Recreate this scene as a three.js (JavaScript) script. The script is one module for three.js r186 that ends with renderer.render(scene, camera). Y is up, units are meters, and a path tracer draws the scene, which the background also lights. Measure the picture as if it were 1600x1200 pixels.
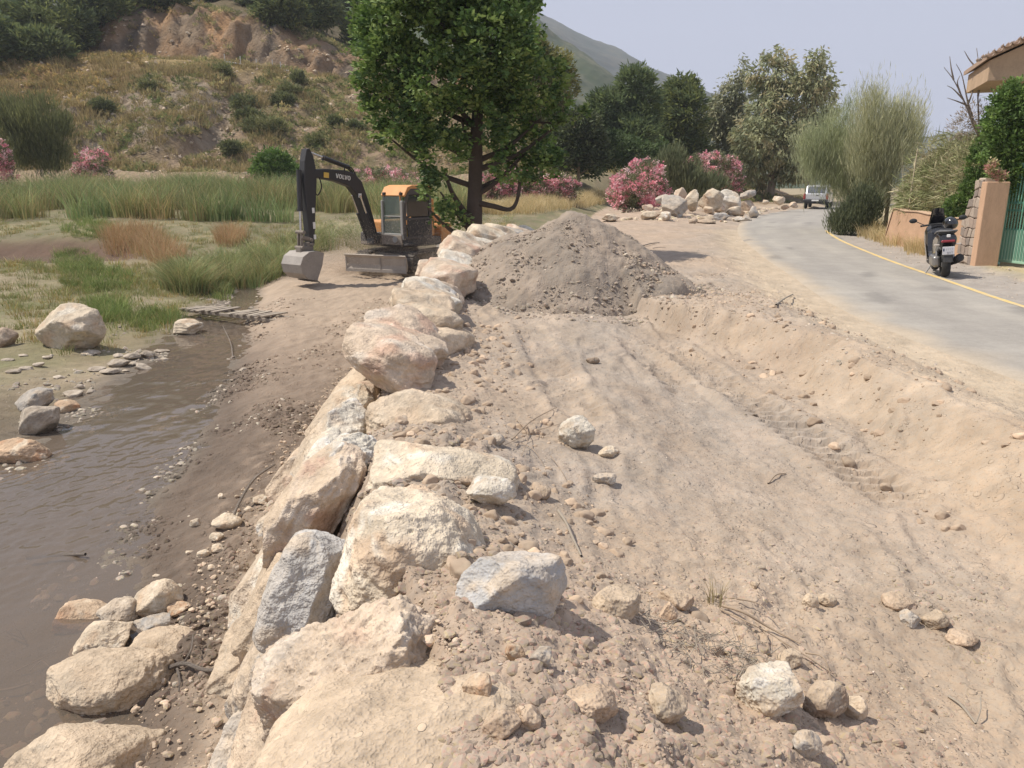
import * as THREE from 'three';
import { mergeGeometries, mergeVertices, toCreasedNormals } from 'three/addons/utils/BufferGeometryUtils.js';
import { RoundedBoxGeometry } from 'three/addons/geometries/RoundedBoxGeometry.js';
import { TextGeometry } from 'three/addons/geometries/TextGeometry.js';
import { FontLoader } from 'three/addons/loaders/FontLoader.js';

// ---------------------------------------------------------------- camera, sky, sun, exposure
const W = 1024, HGT = 768;
const scene = new THREE.Scene();
const PITCH = THREE.MathUtils.degToRad(14.65), FPX = 1208, EYE = 2.0;
const camera = new THREE.PerspectiveCamera(THREE.MathUtils.radToDeg(2 * Math.atan(600 / FPX)), 4 / 3, 0.05, 9000);
camera.position.set(0, EYE, 0);
camera.rotation.x = -PITCH;
camera.updateMatrixWorld();
const renderer = new THREE.WebGLRenderer();
renderer.setSize(W, HGT);
renderer.toneMapping = THREE.LinearToneMapping;
renderer.toneMappingExposure = 1.56;
renderer.shadowMap.enabled = true;
{ // pale summer haze sky, computed
  const w = 64, h = 128, data = new Float32Array(w * h * 4);
  for (let y = 0; y < h; y++) {
    const e = Math.max(0, ((y + 0.5) / h - 0.5) * 2);           // 0 horizon .. 1 zenith
    const t = Math.pow(e, 0.6), k = 1.0 - 0.22 * t;
    const r = (0.43 - 0.05 * t) * k, g = (0.465 - 0.05 * t) * k, b = (0.58 - 0.05 * t) * k;
    for (let x = 0; x < w; x++) data.set([r, g, b, 1], (y * w + x) * 4);
  }
  const sky = new THREE.DataTexture(data, w, h, THREE.RGBAFormat, THREE.FloatType);
  sky.mapping = THREE.EquirectangularReflectionMapping; sky.magFilter = THREE.LinearFilter; sky.needsUpdate = true;
  scene.background = sky; scene.environment = sky;
}
const sun = new THREE.DirectionalLight(new THREE.Color(1, 0.92, 0.80), 3.7);
sun.position.set(-54, 86, -5); sun.castShadow = true; sun.shadow.radius = 1.5; sun.shadow.mapSize.set(4096, 4096);
Object.assign(sun.shadow.camera, { left: -70, right: 70, top: 70, bottom: -70, near: 1, far: 300 });
scene.add(sun); scene.add(sun.target);
scene.fog = new THREE.FogExp2(new THREE.Color(0.84, 0.89, 1.0), 0.00042);

// ---------------------------------------------------------------- helpers
function rng(seed) { let a = seed >>> 0; return () => { a = (a + 0x6d2b79f5) | 0; let t = Math.imul(a ^ (a >>> 15), 1 | a); t = (t + Math.imul(t ^ (t >>> 7), 61 | t)) ^ t; return ((t ^ (t >>> 14)) >>> 0) / 4294967296; }; }
const { clamp, lerp, smoothstep: sstep } = THREE.MathUtils;
const sm = (a, b, x) => { const t = clamp((x - a) / (b - a), 0, 1); return t * t * (3 - 2 * t); };
const V = (x, y, z) => new THREE.Vector3(x, y, z);
const PERM = new Uint8Array(512), GR = new Float32Array(256 * 3);
{ const r = rng(77), p = [...Array(256).keys()]; for (let i = 255; i > 0; i--) { const j = Math.floor(r() * (i + 1)); [p[i], p[j]] = [p[j], p[i]]; } for (let i = 0; i < 512; i++) PERM[i] = p[i & 255];
  for (let i = 0; i < 256; i++) { const z = r() * 2 - 1, a = r() * 6.2832, s = Math.sqrt(1 - z * z); GR.set([s * Math.cos(a), s * Math.sin(a), z], i * 3); } }
function noise(x, y, z = 0.37) {                                  // gradient noise, about -1 .. 1
  const X = Math.floor(x), Y = Math.floor(y), Z = Math.floor(z), fx = x - X, fy = y - Y, fz = z - Z, xi = X & 255, yi = Y & 255, zi = Z & 255;
  const u = fx * fx * fx * (fx * (fx * 6 - 15) + 10), v = fy * fy * fy * (fy * (fy * 6 - 15) + 10), w = fz * fz * fz * (fz * (fz * 6 - 15) + 10);
  const a = PERM[xi] + yi, b = PERM[(xi + 1) & 255] + yi;
  const aa = PERM[a & 255] + zi, ab = PERM[(a + 1) & 255] + zi, ba = PERM[b & 255] + zi, bb = PERM[(b + 1) & 255] + zi;
  const g = (h, dx, dy, dz) => { const i = PERM[h & 255] * 3; return GR[i] * dx + GR[i + 1] * dy + GR[i + 2] * dz; };
  const x0 = g(aa, fx, fy, fz), x1 = g(ba, fx - 1, fy, fz), x2 = g(ab, fx, fy - 1, fz), x3 = g(bb, fx - 1, fy - 1, fz);
  const y0 = g(aa + 1, fx, fy, fz - 1), y1 = g(ba + 1, fx - 1, fy, fz - 1), y2 = g(ab + 1, fx, fy - 1, fz - 1), y3 = g(bb + 1, fx - 1, fy - 1, fz - 1);
  const l = (p, q, t) => p + (q - p) * t;
  return 1.5 * l(l(l(x0, x1, u), l(x2, x3, u), v), l(l(y0, y1, u), l(y2, y3, u), v), w);
}
function fbm(x, y, z, oct, gain = 0.5) { let s = 0, a = 1, n = 0; for (let i = 0; i < oct; i++) { s += a * noise(x, y, z); n += a; a *= gain; x = x * 2.03 + 3.1; y = y * 2.03 + 1.7; z = z * 2.03 + 5.3; } return s / n; }
function cell(x, y, seed = 0) {                                   // distance to the nearest of scattered points, and a number per point
  const X = Math.floor(x), Y = Math.floor(y); let d1 = 9, d2 = 9, id = 0;
  for (let j = -1; j <= 1; j++) for (let i = -1; i <= 1; i++) {
    const h = PERM[(PERM[(X + i + seed) & 255] + Y + j) & 255], h2 = PERM[(h + 91) & 255];
    const dx = X + i + h / 255 - x, dy = Y + j + h2 / 255 - y, d = Math.hypot(dx, dy);
    if (d < d1) { d2 = d1; d1 = d; id = PERM[(h + h2 + 17) & 255] / 255; } else if (d < d2) d2 = d;
  }
  return [d1, d2, id];
}
// curve through [key, value] pairs
function track(pts) { return (t) => { if (t <= pts[0][0]) return pts[0][1]; for (let i = 1; i < pts.length; i++) if (t <= pts[i][0]) { const a = pts[i - 1], b = pts[i], k = (t - a[0]) / (b[0] - a[0]), pa = pts[i - 2] ?? a, pb = pts[i + 1] ?? b;
  const m0 = (b[1] - pa[1]) / Math.max(1e-6, b[0] - pa[0]) * (b[0] - a[0]), m1 = (pb[1] - a[1]) / Math.max(1e-6, pb[0] - a[0]) * (b[0] - a[0]), k2 = k * k, k3 = k2 * k;
  return a[1] * (2 * k3 - 3 * k2 + 1) + m0 * (k3 - 2 * k2 + k) + b[1] * (3 * k2 - 2 * k3) + m1 * (k3 - k2); } return pts[pts.length - 1][1]; }; }
const used = {};
function named(name) { const n = used[name] = (used[name] ?? -1) + 1; return n ? `${name}_${String(n).padStart(3, '0')}` : name; }
function tag(o, label, category, group, kind) { if (label) o.userData.label = label; if (category) o.userData.category = category; if (group) o.userData.group = group; if (kind) o.userData.kind = kind; return o; }
function shade(o) { o.castShadow = o.receiveShadow = true; return o; }
function obj(name, geo, mat, parent = scene) { const o = shade(new THREE.Mesh(geo, mat)); o.name = parent === scene ? named(name) : name; parent.add(o); return o; }
function thing(name, label, category, pos = [0, 0, 0], turn = 0, group) { const o = new THREE.Group(); o.name = named(name); scene.add(o); o.position.set(...pos); o.rotation.y = turn; return tag(o, label, category, group); }
const C = (r, g, b) => new THREE.Color().setRGB(r, g, b);
const std = (rgb, roughness = 0.9, extra = {}) => new THREE.MeshStandardMaterial({ color: C(...rgb), roughness, ...extra });
const phys = (rgb, roughness, extra = {}) => new THREE.MeshPhysicalMaterial({ color: C(...rgb), roughness, ...extra });
function merge(list) {
  return mergeGeometries(list.map((g) => { const n = g.index ? g.toNonIndexed() : g; for (const k of Object.keys(n.attributes)) if (!['position', 'normal', 'color', 'uv'].includes(k)) n.deleteAttribute(k); if (list.some((q) => !q.attributes.uv)) n.deleteAttribute('uv'); return n; }));
}
const box = (x, y, z, sx, sy, sz, r = 0.02, rot) => { const g = r ? new RoundedBoxGeometry(sx, sy, sz, 2, Math.min(r, sx / 2.01, sy / 2.01, sz / 2.01)) : new THREE.BoxGeometry(sx, sy, sz); if (rot) g.rotateX(rot[0]).rotateY(rot[1]).rotateZ(rot[2]); return g.translate(x, y, z); };
function rod(a, b, r0, r1 = r0, n = 10) { const A = V(...a), B = V(...b), d = B.clone().sub(A), g = new THREE.CylinderGeometry(r1, r0, d.length(), n); g.applyQuaternion(new THREE.Quaternion().setFromUnitVectors(V(0, 1, 0), d.normalize())); return g.translate((A.x + B.x) / 2, (A.y + B.y) / 2, (A.z + B.z) / 2); }
const tube = (pts, r, seg = 20, n = 7) => new THREE.TubeGeometry(new THREE.CatmullRomCurve3(pts.map((p) => V(...p))), seg, r, n);
function slab(pts, depth, bevel = 0.015, holes) { // outline in x, y drawn out along z, centred on z = 0
  const s = new THREE.Shape(pts.map((p) => new THREE.Vector2(p[0], p[1]))); if (holes) s.holes = holes.map((h) => new THREE.Path(h.map((p) => new THREE.Vector2(p[0], p[1]))));
  return new THREE.ExtrudeGeometry(s, { depth: depth - 2 * bevel, bevelEnabled: bevel > 0, bevelSize: bevel, bevelThickness: bevel, bevelSegments: 2, curveSegments: 8, bevelOffset: -bevel }).translate(0, 0, -depth / 2 + bevel);
}
// a ray of the photograph (1600 x 1200) as a direction, a point at distance d along -z, and the point where it meets the ground
function ray(px, py) { const u = (px - 800) / FPX, v = (600 - py) / FPX, c = Math.cos(PITCH), s = Math.sin(PITCH); return V(u, v * c - s, -v * s - c); }
function at(px, py, d) { const r = ray(px, py); return r.multiplyScalar(d / -r.z).add(V(0, EYE, 0)); }
function hit(px, py, far = 90, f = ground) { const r = ray(px, py); r.multiplyScalar(1 / -r.z); let d = 0.8; while (d < far) { const q = EYE + r.y * d; if (q <= f(r.x * d, -d)) break; d += Math.max(0.01, d * 0.004); } return V(r.x * d, f(r.x * d, -d), -d); }
const spx = (w, d) => w / FPX * d * 1.0;                          // size of w photograph pixels at distance d
// ---------------------------------------------------------------- lie of the land (metres; d = distance up the valley = -z)
const crestX = track([[0, -0.3], [2.2, -0.5], [3.2, -0.85], [4.5, -1.15], [6.7, -1.4], [10, -1.5], [13, -1.4], [15, -1.25], [17, -0.65], [19, 0.1], [24, 2], [30, 3.6], [45, 5], [60, 8], [80, 14], [120, 20]]);
const valleyY = track([[0, -1.0], [10, -0.98], [15, -0.94], [20, -0.84], [24, -0.7], [30, -0.25], [36, 0.3], [50, 1.0], [65, 2.2], [90, 4], [200, 8]]);
const waterY = track([[0, -1.16], [15, -1.12], [21, -1.0], [28, -0.72]]);
const shoreL = track([[0, -5.6], [7, -5.7], [8.1, -5.75], [10.6, -6.1], [12.7, -6.4], [16.4, -6.95], [18, -7.2], [21, -7.6], [24, -8.6], [29, -10.5]]);
const shoreR = track([[0, -2.2], [3.6, -2.35], [4.85, -2.65], [6.6, -3.5], [8.5, -3.75], [10.6, -4.3], [14.7, -5.2], [16.4, -5.75], [18, -6.2], [21, -6.9], [24, -8.0], [29, -9.8]]);
const roadX = track([[-6, 6.8], [8, 6.7], [12, 6.75], [17, 7.6], [22, 8.55], [30, 10.4], [40, 13.6], [50, 18.0], [58, 22.6], [75, 34]]);
const roadHalf = track([[0, 1.6], [20, 1.6], [40, 2.0], [60, 2.4]]);
const floorY = track([[0, 0.0], [3, -0.06], [9, -0.08], [12, 0.0], [16, 0.08], [24, 0.12], [40, 0.1], [90, 0.4], [200, 2]]);
const TREADS = [[[1.95, 10.9], [2.2, 9.6], [2.5, 7.4], [2.72, 5.6], [2.85, 4.6]], [[1.55, 10.9], [1.72, 9.6], [1.9, 8.2], [2.0, 7.4]], [[0.2, 11.5], [0.35, 9.5], [0.58, 7], [0.62, 6.2]]];
function tread(x, d) {                                            // pressed crawler tracks
  let h = 0;
  for (const line of TREADS) {
    const f0 = line[line.length - 1], f1 = line[0]; if (d > f1[1] || d < f0[1]) continue;
    let k = 0; while (k < line.length - 2 && d < line[k + 1][1]) k++;
    const a = line[k], b = line[k + 1], t = (d - a[1]) / (b[1] - a[1]), u = x - lerp(a[0], b[0], t), e = sm(0.26, 0.18, Math.abs(u)) * sm(f0[1], f0[1] + 1, d) * sm(f1[1], f1[1] - 1, d);
    const keep = 0.35 + 0.65 * sm(-0.5, 0.1, noise(x * 1.3, d * 0.9, 4.2));
    h += e * (-0.045 + 0.05 * keep * sm(-0.3, 0.5, Math.cos((d + u * 0.15) * 6.2832 / 0.17)));
    h += 0.035 * keep * sm(0.16, 0.03, Math.abs(Math.abs(u) - 0.27)) * sm(f0[1], f0[1] + 1, d) * sm(f1[1], f1[1] - 1, d);
  }
  return h;
}
const crestLift = (d) => (d < 12 ? lerp(0.42, 0.22, sm(2, 9, d)) : lerp(0.22, 0.5, sm(12, 16, d)) * (1 - sm(18, 24, d)));
function platform(x, d) {
  const s = x - crestX(d);
  let h = floorY(d);
  { const u = s - lerp(0.4, 0.6, sm(3, 4.5, d)) * sm(13, 9, d); h += (crestLift(d) + 0.14 * sm(3.8, 3, d) + 0.0) * Math.exp(-Math.pow(u / (u < 0 ? 0.75 : 0.95), 2)); }
  const bt = track2(d);
  { const bx = x + 0.22 * noise(x * 1.4, d * 1.4, 17) + 0.08 * noise(x * 4, d * 4, 18), k = sm(14.5, 11, d); h += k * (0.40 * sm(bt[0] + 0.35, bt[1] - 0.35, bx) - 0.16 * sm(4.3, 5.2, x) - 0.12 * sm(0.9, 2.0, x)); }
  const e = x - roadX(d);                                         // road bed and right shoulder
  h = lerp(h, 0, sm(2.9, 1.9, Math.abs(e)));
  if (e > 0) h = lerp(h, -0.02, sm(1.5, 2.5, e));
  h += 0.35 * Math.exp(-Math.pow((d - 45) / 6, 2)) * sm(-3.2, -5.5, e) * sm(-11, -7, e);
  return h;
}
function track2(d) { return d > 9 ? [lerp(2.85, 1.6, sm(9, 12.6, d)), lerp(4.1, 2.5, sm(9, 12.6, d))] : [lerp(2.3, 2.85, sm(3, 7, d)), lerp(4.4, 4.1, sm(3, 7, d))]; }
function valley(x, d) {
  const L = shoreL(d), R = shoreR(d), w = waterY(d), v = valleyY(d), mid = (L + R) / 2, half = (R - L) / 2;
  let h;
  const jag = 0.25 * fbm(x * 0.9, d * 0.9, 8, 2);
  if (x < mid) { const k = (x - L) + jag; h = k > 0 ? w - 0.16 * sm(0, Math.min(1.0, half), k) : lerp(w, Math.max(v, w + 0.1), sm(0, 2.2, -k)); }
  else { const k = (R - x) + jag; h = k > 0 ? w - 0.16 * sm(0, Math.min(1.1, half), k) : lerp(w, Math.max(v + 0.02, w + 0.17), sm(-0.05, 0.9, -k)); }
  if (d > 24) h = lerp(h, v, sm(24, 27, d));
  const p = Math.hypot((x + 17.5) / 1.8, d - 27); h -= 0.35 * sm(3.0, 1.4, p);          // muddy pool
  h += 0.35 * sm(-9, -14, x) * sm(8, 14, d) * (0.4 + 0.6 * noise(x * 0.15, d * 0.15, 3)) * sm(1.5, 3.4, p);
  return h;
}
function rough(x, d) {                                            // clods and ruts, finer ones where the grid can hold them
  const s = x - crestX(d);
  let amp, n;
  if (s > -0.2) {
    const e = Math.abs(x - roadX(d)); amp = sm(1.5, 2.4, e);
    if (amp < 0.01) return 0;
    const rubble = rubbleAt(x, d);
    n = 0.035 * noise(x * 0.9, d * 0.9, 1) + 0.02 * noise(x * 2.6, d * 2.6, 2);
    if (d < 20) { { const c0 = d < 13 ? cell(x * 13, d * 11, 21) : [1, 1, 0]; n += 0.022 * Math.max(0, 0.42 - c0[0]) * (c0[2] > 0.45 ? 1 : 0) * (0.4 + 0.9 * sm(-0.2, 0.3, noise(x * 1.2, d * 1.2, 44))); } n += 0.02 * sm(0.5, 1.5, x - crestX(d)) * noise(x * 4.2, d * 3.2, 48) * sm(-0.2, 0.3, noise(x * 0.5, d * 0.5, 49)); n += 0.014 * (1 - Math.abs(noise(x * 10, d * 8, 45))) * sm(-0.1, 0.3, noise(x * 0.9, d * 0.9, 46)); n += (0.016 + 0.014 * rubble) * noise(x * 6, d * 4.5, 3) + (0.008 + 0.008 * rubble) * noise(x * 17, d * 13, 4) + (d < 8 ? 0.004 * noise(x * 34, d * 30, 14) : 0); const rd = 1 - Math.abs(noise(x * 2.4, d * 1.1, 15)); n += 0.03 * sm(0.75, 1, rd) * sm(0, 0.3, noise(x * 0.7, d * 0.7, 16));
      if (rubble > 0.08 && d < 9) { const c = cell(x * 9 + 0.4 * noise(x * 8, d * 8, 1), d * 9, 3); n += rubble * 0.045 * Math.max(0, 0.55 - c[0]) * (0.3 + c[2]); const c2 = cell(x * 21, d * 21, 9); n += rubble * 0.018 * Math.max(0, 0.6 - c2[0]) * (0.3 + c2[2]); } }
    n += 0.03 * sm(0.1, 0.5, noise(x * 1.5, d * 0.55, 36)) * noise(x * 9, d * 2.2, 37) * (d < 20 ? 1 : 0) + tread(x, d);
    n *= amp;
  } else {
    const mud = sm(0.1, -0.3, x - shoreR(d)) ? 0 : 1, wet = (x > shoreL(d) && x < shoreR(d));
    n = (wet ? 0.02 : 0.045) * noise(x * 1.1, d * 1.1, 5) + (wet ? 0.015 : 0.03) * noise(x * 2.9, d * 3.4, 6);
    if (d < 24) n += (wet ? 0.008 : 0.026) * noise(x * 6.5, d * 7.5, 7) + (wet ? 0.004 : 0.014) * noise(x * 15, d * 15, 8);
    if (mud && d < 15) { const m = sm(-0.1, 0.35, noise(x * 0.8, d * 0.8, 31)); const c = cell(x * 6, d * 6, 5); n += m * 0.16 * Math.max(0, 0.5 - c[0]) * c[2]; const c2 = cell(x * 14, d * 14, 7); n += m * 0.06 * Math.max(0, 0.5 - c2[0]) * c2[2]; }
  }
  return n;
}
function rubbleAt(x, d) { const s = x - crestX(d); return clamp(sm(5.0, 2.6, d + 0.6 * noise(x, d, 9)) * sm(2.4, 1.2, x + 0.5 * noise(x * 0.8, d, 3)) + sm(1.5, 0.5, s + 0.3 * noise(x * 1.2, d * 1.2, 6)) * 0.8 + 0.7 * sm(0.25, 0.55, noise(x * 0.6, d * 0.55, 12)) + sm(1.5, 3, x) * sm(9.5, 11.5, d) * sm(16, 13, d) * 0.8, 0, 1); }
function lay(x, z) {                                              // the smooth lie of the ground
  const d = -z, s = x - crestX(d), p = platform(x, d);
  const sg = s - (d < 19 ? 0.26 : 0);
  if (sg > 0) return p;
  const v = valley(x, d), run = d < 18 ? lerp(0.75, 1.05, sm(3, 8, d)) : lerp(1.05, 4, sm(18, 34, d)), k = clamp(-sg / run, 0, 1);
  return lerp(p, v, d < 18 ? k : k * k * (3 - 2 * k));
}
const ground = (x, z) => lay(x, z) + rough(x, -z);

// ---------------------------------------------------------------- textures
function fieldTexture(size, fill) { const data = new Uint8Array(size * size * 4); fill(data, size); const t = new THREE.DataTexture(data, size, size); t.wrapS = t.wrapT = THREE.RepeatWrapping; t.magFilter = THREE.LinearFilter; t.needsUpdate = true; return t; }
function pebbleField(size, seed, counts, base) {                  // tiling heights: rough ground with grains of several sizes
  const h = new Float32Array(size * size), r = rng(seed);
  const lat = (f, s) => { const g = new Float32Array(f * f).map(() => r() * 2 - 1); return (x, y) => { const X = x * f, Y = y * f, i = Math.floor(X), j = Math.floor(Y), u = X - i, v = Y - j, a = u * u * (3 - 2 * u), b = v * v * (3 - 2 * v), q = (m, n) => g[((n % f + f) % f) * f + (m % f + f) % f]; return s * lerp(lerp(q(i, j), q(i + 1, j), a), lerp(q(i, j + 1), q(i + 1, j + 1), a), b); }; };
  const octs = base.map(([f, s]) => lat(f, s));
  for (let y = 0; y < size; y++) for (let x = 0; x < size; x++) { let s = 0; for (const o of octs) s += o(x / size, y / size); h[y * size + x] = s; }
  for (const [n, lo, hi, tall] of counts) for (let k = 0; k < n; k++) {
    const cx = r() * size, cy = r() * size, rad = lo + (hi - lo) * Math.pow(r(), 2.5), sq = 0.6 + 0.4 * r(), an = r() * 3.14, ca = Math.cos(an), sa = Math.sin(an), lift = h[(cy | 0) * size + (cx | 0)], tl = tall * rad / hi * (0.6 + 0.8 * r()), tx = (r() - 0.5) * 1.2, ty = (r() - 0.5) * 1.2;
    for (let y = Math.floor(cy - rad); y <= cy + rad; y++) for (let x = Math.floor(cx - rad); x <= cx + rad; x++) {
      const dx = (x - cx) / rad, dy = (y - cy) / rad, a = dx * ca + dy * sa, b = (-dx * sa + dy * ca) / sq, q = a * a + b * b; if (q > 1) continue;
      const i = ((y % size + size) % size) * size + (x % size + size) % size, v = lift + tl * Math.sqrt(1 - q) * (1 + 0.5 * (tx * dx + ty * dy)); if (v > h[i]) h[i] = v;
    }
  }
  let lo = 1e9, hi = -1e9; for (const v of h) { if (v < lo) lo = v; if (v > hi) hi = v; }
  return h.map((v) => (v - lo) / (hi - lo));
}
const dirtH = pebbleField(1024, 5, [[60, 6, 26, 0.55], [900, 3, 12, 0.3], [5000, 1.5, 5, 0.14]], [[4, 0.25], [9, 0.2], [22, 0.14], [60, 0.09], [150, 0.06]]);
const grey = (h, f) => fieldTexture(Math.sqrt(h.length), (d, n) => { for (let i = 0; i < n * n; i++) { const v = clamp(f(h[i], i), 0, 1) * 255; d[i * 4] = d[i * 4 + 1] = d[i * 4 + 2] = v; d[i * 4 + 3] = 255; } });
const dirtBump = grey(dirtH, (v) => v), rg = rng(8);
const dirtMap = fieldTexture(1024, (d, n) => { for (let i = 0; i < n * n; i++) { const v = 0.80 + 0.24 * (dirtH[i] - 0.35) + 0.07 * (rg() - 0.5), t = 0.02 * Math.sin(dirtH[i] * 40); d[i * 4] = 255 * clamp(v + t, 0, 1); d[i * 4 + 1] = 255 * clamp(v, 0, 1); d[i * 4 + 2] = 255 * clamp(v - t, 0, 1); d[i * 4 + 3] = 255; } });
const fineH = pebbleField(512, 15, [[5000, 1, 2.6, 0.2]], [[5, 0.12], [20, 0.1], [70, 0.1], [200, 0.1]]);
const fineBump = grey(fineH, (v) => v), fineMap = grey(fineH, (v) => 0.74 + 0.34 * v);

// ---------------------------------------------------------------- ground sheet
function steps(from, to, f) { const a = []; let v = from; while (v < to) { a.push(v); v += f(v); } a.push(to); return a; }
const mixc = (a, b, t) => [a[0] + (b[0] - a[0]) * t, a[1] + (b[1] - a[1]) * t, a[2] + (b[2] - a[2]) * t];
const SOIL = { tan: [0.425, 0.335, 0.25], pink: [0.43, 0.322, 0.235], grey: [0.345, 0.292, 0.24], pale: [0.50, 0.405, 0.315], sand: [0.50, 0.405, 0.29], ochre: [0.45, 0.352, 0.25], mud: [0.115, 0.086, 0.065], wet: [0.15, 0.125, 0.098], brown: [0.29, 0.222, 0.165], valley: [0.23, 0.19, 0.115], green: [0.115, 0.125, 0.05], straw: [0.46, 0.38, 0.22], shoulder: [0.36, 0.32, 0.28] };
function soil(x, z) {
  const d = -z, s = x - crestX(d), n1 = noise(x * 0.45, d * 0.35, 20), n2 = noise(x * 1.7, d * 1.3, 21), n3 = noise(x * 6, d * 5, 22);
  let c;
  if (s > -0.45) {
    c = mixc(SOIL.tan, SOIL.grey, clamp(0.5 + 1.1 * n1 + 0.5 * n2, 0, 1));
    c = mixc(c, SOIL.pink, sm(3.8, 2.2, d) * 0.55 + 0.25 * sm(0.2, 0.6, n2));
    c = mixc(c, SOIL.brown, 0.5 * sm(0.1, 0.6, noise(x * 1.1, d * 0.8, 28) + 0.4 * n3)); c = mixc(c, SOIL.pale, 0.6 * sm(0.35, 0.7, noise(x * 0.9, d * 0.8, 27)));
    c = mixc(c, SOIL.ochre, 0.5 * sm(2.7, 3.4, x + 0.4 * n2) * sm(9.5, 7, d) + 0.5 * sm(1.0, 2.2, x + 0.5 * n2) * sm(4.5, 3, d));
    const e = x - roadX(d);
    if (d < 34) c = mixc(c, SOIL.sand, sm(-3.0, -2.1, e + 0.4 * n2) * 0.75);
    c = mixc(c, SOIL.pink, 0.6 * sm(15, 20, d) * sm(-2.0, -5, e));
    if (e > 1.2) { c = mixc(c, SOIL.shoulder, sm(1.2, 1.8, e)); c = mixc(c, SOIL.straw, sm(3.2, 4.0, e + 0.3 * n2)); c = mixc(c, SOIL.ochre, 0.5 * sm(2.8, 3.8, e) * sm(0, 0.4, n2)); }
  } else {
    c = mixc(SOIL.brown, SOIL.mud, clamp(sm(15, 8, d + 2 * n1) * (0.75 + 0.5 * n2), 0, 1));
    c = mixc(c, SOIL.brown, 0.6 * sm(0.15, 0.5, n3) * sm(-1.8, -1.1, s));
    c = mixc(c, SOIL.tan, 0.8 * sm(-1.15, -0.6, s + 0.25 * n2));
    c = mixc(c, SOIL.tan, 0.55 * sm(13, 19, d + 2 * n1));
    const L = shoreL(d), R = shoreR(d); c = mixc(c, SOIL.mud, 0.8 * sm(0.9, 0.2, x - R + 0.3 * n2) * sm(17, 12, d));
    if (x < R + 0.25 && d < 27) c = mixc(c, SOIL.wet, sm(R + 0.25, R - 0.15, x));
    if (x < L) {
      let v = mixc(SOIL.valley, SOIL.tan, 0.75 * clamp(0.2 + 0.9 * n1 + 0.3 * n3, 0, 1)); v = mixc(v, SOIL.green, clamp(0.35 + 0.9 * noise(x * 0.25, d * 0.25, 41) + 0.4 * n2, 0, 1) * 0.85); v = mixc(v, SOIL.mud, sm(12.5, 9.5, d) * 0.75);
      c = mixc(SOIL.wet, v, sm(0.05, 0.8, L - x));
    }
    if (d > 26) { let v = mixc(SOIL.valley, SOIL.straw, clamp(0.25 + n1, 0, 1)); v = mixc(v, SOIL.green, 0.8 * clamp(0.5 + n2 + 0.5 * n3, 0, 1)); c = mixc(c, v, sm(26, 31, d)); c = c.map((q) => q * 0.82); }
    const p = Math.hypot((x + 17.5) / 1.8, d - 27); c = mixc(c, [0.12, 0.075, 0.05], sm(3.2, 2.2, p));
  }
  if (d > 55) c = mixc(c, [0.33, 0.27, 0.17], sm(55, 80, d));
  if (s > 0) c = mixc(c, [0.46, 0.345, 0.24], 0.4 * sm(2.3, 3.2, x + 0.4 * n1) * sm(6.5, 4.5, d + n2) * sm(4.6, 3.8, x));
  const k = 1 + 0.15 * n3 + 0.14 * n2 + 0.10 * noise(x * 14, d * 12, 24); const g = s > -0.45 ? 1.12 : 1.2; return [c[0] * k * g, c[1] * k * g, c[2] * k * g];
}
{
  const far = 1900, right = steps(5.2, far, (v) => 0.02 + 0.035 * (v - 5.2) + (v > 40 ? 0.05 * v : 0)), left = steps(2.6, far, (v) => 0.022 + 0.022 * (v - 2.6) + (v > 30 ? 0.08 * v : 0)).map((v) => -v).reverse();
  const xs = [...left, ...steps(-2.58, 5.18, () => 0.0215), ...right];
  const ds = [-900, -300, -100, -40, -15, -5, -1, 0, 0.6, 1.1, ...steps(1.5, far, (d) => d < 60 ? clamp(d * d / 2300, 0.0155, 0.024 * d) : d * 0.035)];
  const nx = xs.length, nz = ds.length, pos = new Float32Array(nx * nz * 3), col = new Float32Array(nx * nz * 3), uv = new Float32Array(nx * nz * 2);
  for (let j = 0, k = 0; j < nz; j++) for (let i = 0; i < nx; i++, k++) {
    const x = xs[i], z = -ds[j];
    pos[k * 3] = x; pos[k * 3 + 1] = ground(x, z); pos[k * 3 + 2] = z; col.set(soil(x, z), k * 3); uv[k * 2] = x / 1.7; uv[k * 2 + 1] = z / 1.7;
  }
  const idx = new Uint32Array((nx - 1) * (nz - 1) * 6);
  for (let j = 0, q = 0; j < nz - 1; j++) for (let i = 0; i < nx - 1; i++) { const a = j * nx + i, b = a + 1, c = a + nx, e = c + 1; idx.set([a, b, e, a, e, c], q); q += 6; }
  const g = new THREE.BufferGeometry(); g.setAttribute('position', new THREE.BufferAttribute(pos, 3)); g.setAttribute('color', new THREE.BufferAttribute(col, 3)); g.setAttribute('uv', new THREE.BufferAttribute(uv, 2)); g.setIndex(new THREE.BufferAttribute(idx, 1)); g.computeVertexNormals();
  console.log('ground', nx, nz, nx * nz * 2);
  tag(obj('ground', g, new THREE.MeshStandardMaterial({ vertexColors: true, map: dirtMap, bumpMap: dirtBump, bumpScale: 0.035, roughness: 0.95 })), 'bare dug earth platform sloping to a muddy stream and grassy valley', null, null, 'structure');
}
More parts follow.
